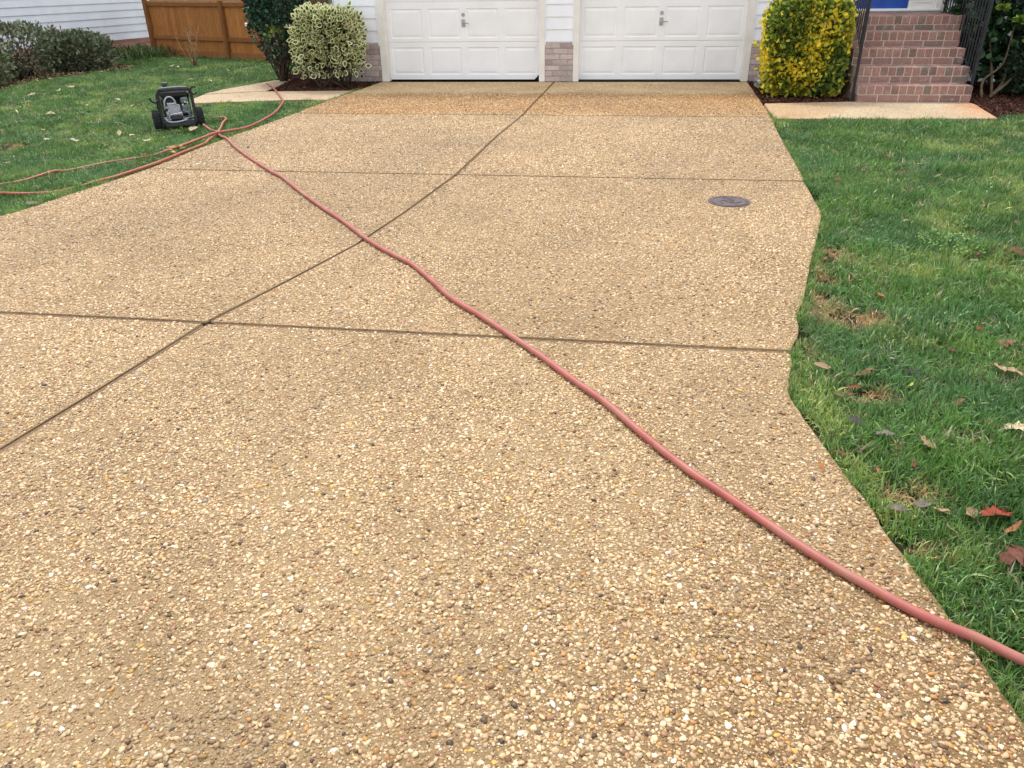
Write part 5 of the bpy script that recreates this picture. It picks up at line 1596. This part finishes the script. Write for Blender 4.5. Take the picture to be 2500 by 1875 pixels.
RL = [  # single leaves in the right lawn
 (1.317, 3.311, 0.055, 'long', WHT, 'white slender petal standing in the right lawn above the yellow leaf', 'petal'),
 (0.985, 3.204, 0.085, 'oval', TAN, 'flat tan leaf in the lawn beside the driveway edge bend', 'leaf'),
 (0.995, 2.948, 0.075, 'oval', BRN, 'curled brown leaf left of a red leaf near the driveway edge', 'leaf'),
 (1.074, 3.014, 0.075, 'long', RED, 'slim red leaf on the straw patch right of a curled brown leaf', 'leaf'),
 (1.150, 3.148, 0.12, 'oak', BRN, 'brown lobed leaf lying just above the straw patch', 'leaf'),
 (1.318, 3.060, 0.032, 'oval', LIM, 'tiny bright yellow green leaf in the right lawn', 'leaf'),
 (1.363, 3.185, 0.10, 'long', DKG, 'thin blackish leaf above the tiny yellow green leaf', 'leaf'),
 (1.617, 3.420, 0.05, 'oval', RED, 'small red brown leaf left of the big brown leaf at the right edge', 'leaf'),
 (1.889, 3.534, 0.13, 'oak', BRN, 'big dull brown leaf at the right frame edge, uppermost of the large ones', 'leaf'),
 (1.783, 3.242, 0.15, 'oak', TAN, 'tan lobed leaf at the right edge under the big dull brown leaf', 'leaf'),
 (1.844, 3.701, 0.06, 'oval', RED, 'small reddish leaf high in the right lawn near the frame edge', 'leaf'),
 (1.354, 2.863, 0.06, 'long', ORG, 'short upright orange leaf in the middle of the right lawn', 'leaf'),
 (1.456, 2.923, 0.065, 'oval', BRN, 'dark brown folded leaf right of the short orange leaf', 'leaf'),
 (1.007, 2.738, 0.065, 'oval', DKG, 'dark grey cupped leaf above the bright grass tuft at the driveway edge', 'leaf'),
 (1.092, 2.650, 0.075, 'oak', GRY, 'crumpled grey brown leaf right of the dark grey cupped leaf', 'leaf'),
 (1.028, 2.548, 0.04, 'oval', DKG, 'small dark grey leaf below the crumpled grey brown leaf', 'leaf'),
 (0.893, 2.484, 0.08, 'long', RED, 'red brown leaf leaning on the driveway edge', 'leaf'),
 (1.099, 2.538, 0.035, 'long', RED, 'tiny red leaf between the small dark grey leaf and a tan one', 'leaf'),
 (1.226, 2.579, 0.085, 'oak', TAN, 'two lobed light brown leaf in the paler grass', 'leaf'),
 (1.128, 2.439, 0.065, 'long', RED, 'slim red brown leaf lying level in the grass', 'leaf'),
 (0.989, 2.382, 0.055, 'long', ORG, 'small orange red leaf near the driveway edge above the straw patch', 'leaf'),
 (0.995, 2.169, 0.07, 'oval', GRY, 'grey weathered leaf left of two others below the straw patch', 'leaf'),
 (1.076, 2.191, 0.075, 'oval', GRY, 'grey purplish leaf, middle of the row below the straw patch', 'leaf'),
 (1.126, 2.170, 0.065, 'oval', TAN, 'curled tan leaf right of the grey purplish one', 'leaf'),
 (1.213, 2.159, 0.08, 'oval', TAN, 'pale tan flat leaf left of the big red lobed leaf', 'leaf'),
 (1.284, 2.166, 0.115, 'maple', S(146, 68, 50), 'big red lobed leaf near the right frame edge', 'leaf'),
 (1.60, 2.727, 0.11, 'maple', PALE, 'large pale lobed leaf cut by the right frame edge', 'leaf'),
 (1.515, 2.754, 0.075, 'long', BRN, 'upright thin brown leaf left of the large pale lobed leaf', 'leaf'),
 (1.275, 1.969, 0.13, 'oak', S(120, 78, 66), 'large dark brown leaf at the right edge above the hose', 'leaf'),
 (1.122, 2.070, 0.065, 'long', TAN, 'straw coloured slim leaf below the pale tan flat leaf', 'leaf'),
 (1.315, 2.094, 0.09, 'long', ORG, 'long orange brown leaf under the big red lobed leaf', 'leaf'),
 (3.224, 7.393, 0.12, 'oak', TAN, 'tan curled leaf far up in the right lawn', 'leaf'),
 (2.774, 6.952, 0.07, 'long', PALE, 'pale greenish petal standing in the far right lawn', 'petal'),
 (2.503, 5.077, 0.11, 'maple', GRY, 'grey curled leaf beside the clover patch', 'leaf'),
 (2.543, 4.917, 0.14, 'oak', BRN, 'brown leaf at the right edge below the grey curled leaf', 'leaf'),
 (2.269, 4.624, 0.09, 'maple', S(150, 110, 96), 'pinkish brown lobed leaf below the clover patch', 'leaf'),
 (2.282, 4.873, 0.10, 'oak', BRN, 'brown crumpled leaf just below the clover patch', 'leaf'),
 (2.265, 4.394, 0.09, 'oval', PALE, 'pale leaf below the pinkish brown lobed leaf', 'leaf'),
 (2.213, 4.737, 0.06, 'oval', TAN, 'small tan leaf between the crumpled and the pinkish brown leaf', 'leaf'),
 (2.824, 5.604, 0.10, 'oak', TAN, 'tan leaf at the right edge above the clover patch', 'leaf'),
 (1.911, 6.725, 0.09, 'oak', BRN, 'brown leaf in the far grass near the driveway corner', 'leaf'),
 (1.494, 4.101, 0.08, 'oval', ORG, 'orange brown leaf right of the bare dirt patch', 'leaf'),
 (1.391, 3.848, 0.10, 'oak', BRN, 'brown lobed leaf at the end of the dry straw patch', 'leaf')]
for x, y, s, kd, c, lb, ct in RL:
    fallen('fallen_petal' if ct == 'petal' else 'fallen_leaf', lb, ct, x, y, s * 0.88, kd, c, tilt=1.0 if 'standing' in lb or 'upright' in lb else None, z=0.014 if y < 6 else 0.024, group='leaves scattered in the right lawn')
LL = [(-7.347, 10.655), (-7.387, 9.929), (-7.982, 10.061), (-8.942, 12.695), (-8.829, 12.186), (-7.247, 10.825), (-6.965, 10.719), (-7.195, 11.174), (-6.646, 10.617),
      (-6.889, 13.492), (-7.240, 14.006), (-6.715, 13.744), (-8.899, 15.924), (-8.686, 15.763), (-7.346, 15.147), (-6.985, 9.990), (-5.932, 9.165), (-9.135, 13.083),
      (-7.366, 13.660), (-6.243, 12.862), (-8.913, 11.643), (-9.780, 14.875), (-10.010, 13.929), (-9.923, 14.202), (-10.128, 13.478), (-10.062, 13.752),
      (-5.572, 8.526), (-5.371, 8.448), (-4.996, 8.134), (-6.241, 8.186), (-5.826, 8.070), (-7.425, 9.934), (-5.896, 7.066), (-5.785, 6.945), (-6.630, 8.691), (-5.175, 8.749)]
ORD = ['leftmost', 'second from the left', 'third from the left', 'fourth from the left', 'fifth from the left', 'sixth from the left', 'seventh from the left', 'eighth from the left', 'ninth from the left', 'tenth from the left', 'eleventh from the left', 'twelfth from the left']
def zone_of(x, y):
    if x < -9.5: return 'under the neighbour hedge'
    if y > 14.5: return 'before the board fence'
    if x > -7.4 and y > 12.5: return 'beyond the side walk'
    if y > 11.3: return 'amid the left lawn'
    if y > 9.85: return 'behind the pressure washer'
    if y > 8.0: return 'before the pressure washer'
    return 'by the far left hose'
LZ = {}
for i, (x, y) in enumerate(LL): LZ.setdefault(zone_of(x, y), []).append((x / y, i))
LLAB = {}
for zn, ls in LZ.items():
    for k, (_, i) in enumerate(sorted(ls)): LLAB[i] = '%s of the pale leaf scraps %s' % (ORD[k], zn)
for i, (x, y) in enumerate(LL):
    fallen('fallen_leaf', LLAB[i], 'leaf', x, y, random.uniform(0.07, 0.13), random.choice(['oval', 'oak', 'long', 'maple']), random.choice([PALE, S(214, 210, 184), S(196, 190, 160)]),
           z=0.035, group='pale leaf scraps in the left lawn')
fallen('fallen_leaf', 'pale star shaped oak leaf in front of the pressure washer', 'leaf', -4.84, 8.82, 0.13, 'maple', PALE, z=0.04)
fallen('fallen_leaf', 'brown curled leaf in the left lawn left of the hoses', 'leaf', -5.824, 8.343, 0.12, 'oak', S(140, 112, 84), z=0.035)
fallen('fallen_leaf', 'orange brown leaf against the far hose in the left lawn', 'leaf', -4.62, 7.42, 0.10, 'oak', S(160, 104, 66), z=0.03)
fallen('fallen_leaf', 'grey brown leaf at the left driveway edge', 'leaf', -4.535, 5.585, 0.13, 'oval', S(120, 112, 98), z=0.02)
for i in range(8):
    fallen('fallen_leaf', 'pale yellow dried leaf in the cluster between the two hoses', 'leaf', -4.43 + random.gauss(0, 0.05), 7.66 + random.gauss(0, 0.10), random.uniform(0.07, 0.10), 'long', S(206, 176, 116), z=random.uniform(0.02, 0.06), tilt=random.gauss(0, 0.5), group='dried leaf cluster between the hoses')
fallen('fallen_leaf', 'small dark curled leaf on the driveway right of the hose crossing', 'leaf', -3.757, 7.91, 0.06, 'oval', S(60, 46, 38), z=0.012)
fallen('fallen_leaf', 'dark leaf scrap on the driveway before the right garage door', 'leaf', 0.62, 13.1, 0.05, 'oval', S(60, 46, 38), z=0.012)
fallen('fallen_leaf', 'small orange leaf lying on the driveway near the right lawn edge', 'leaf', 0.80, 2.39, 0.055, 'long', S(176, 122, 74), z=0.012)
print('objects', len(bpy.data.objects))
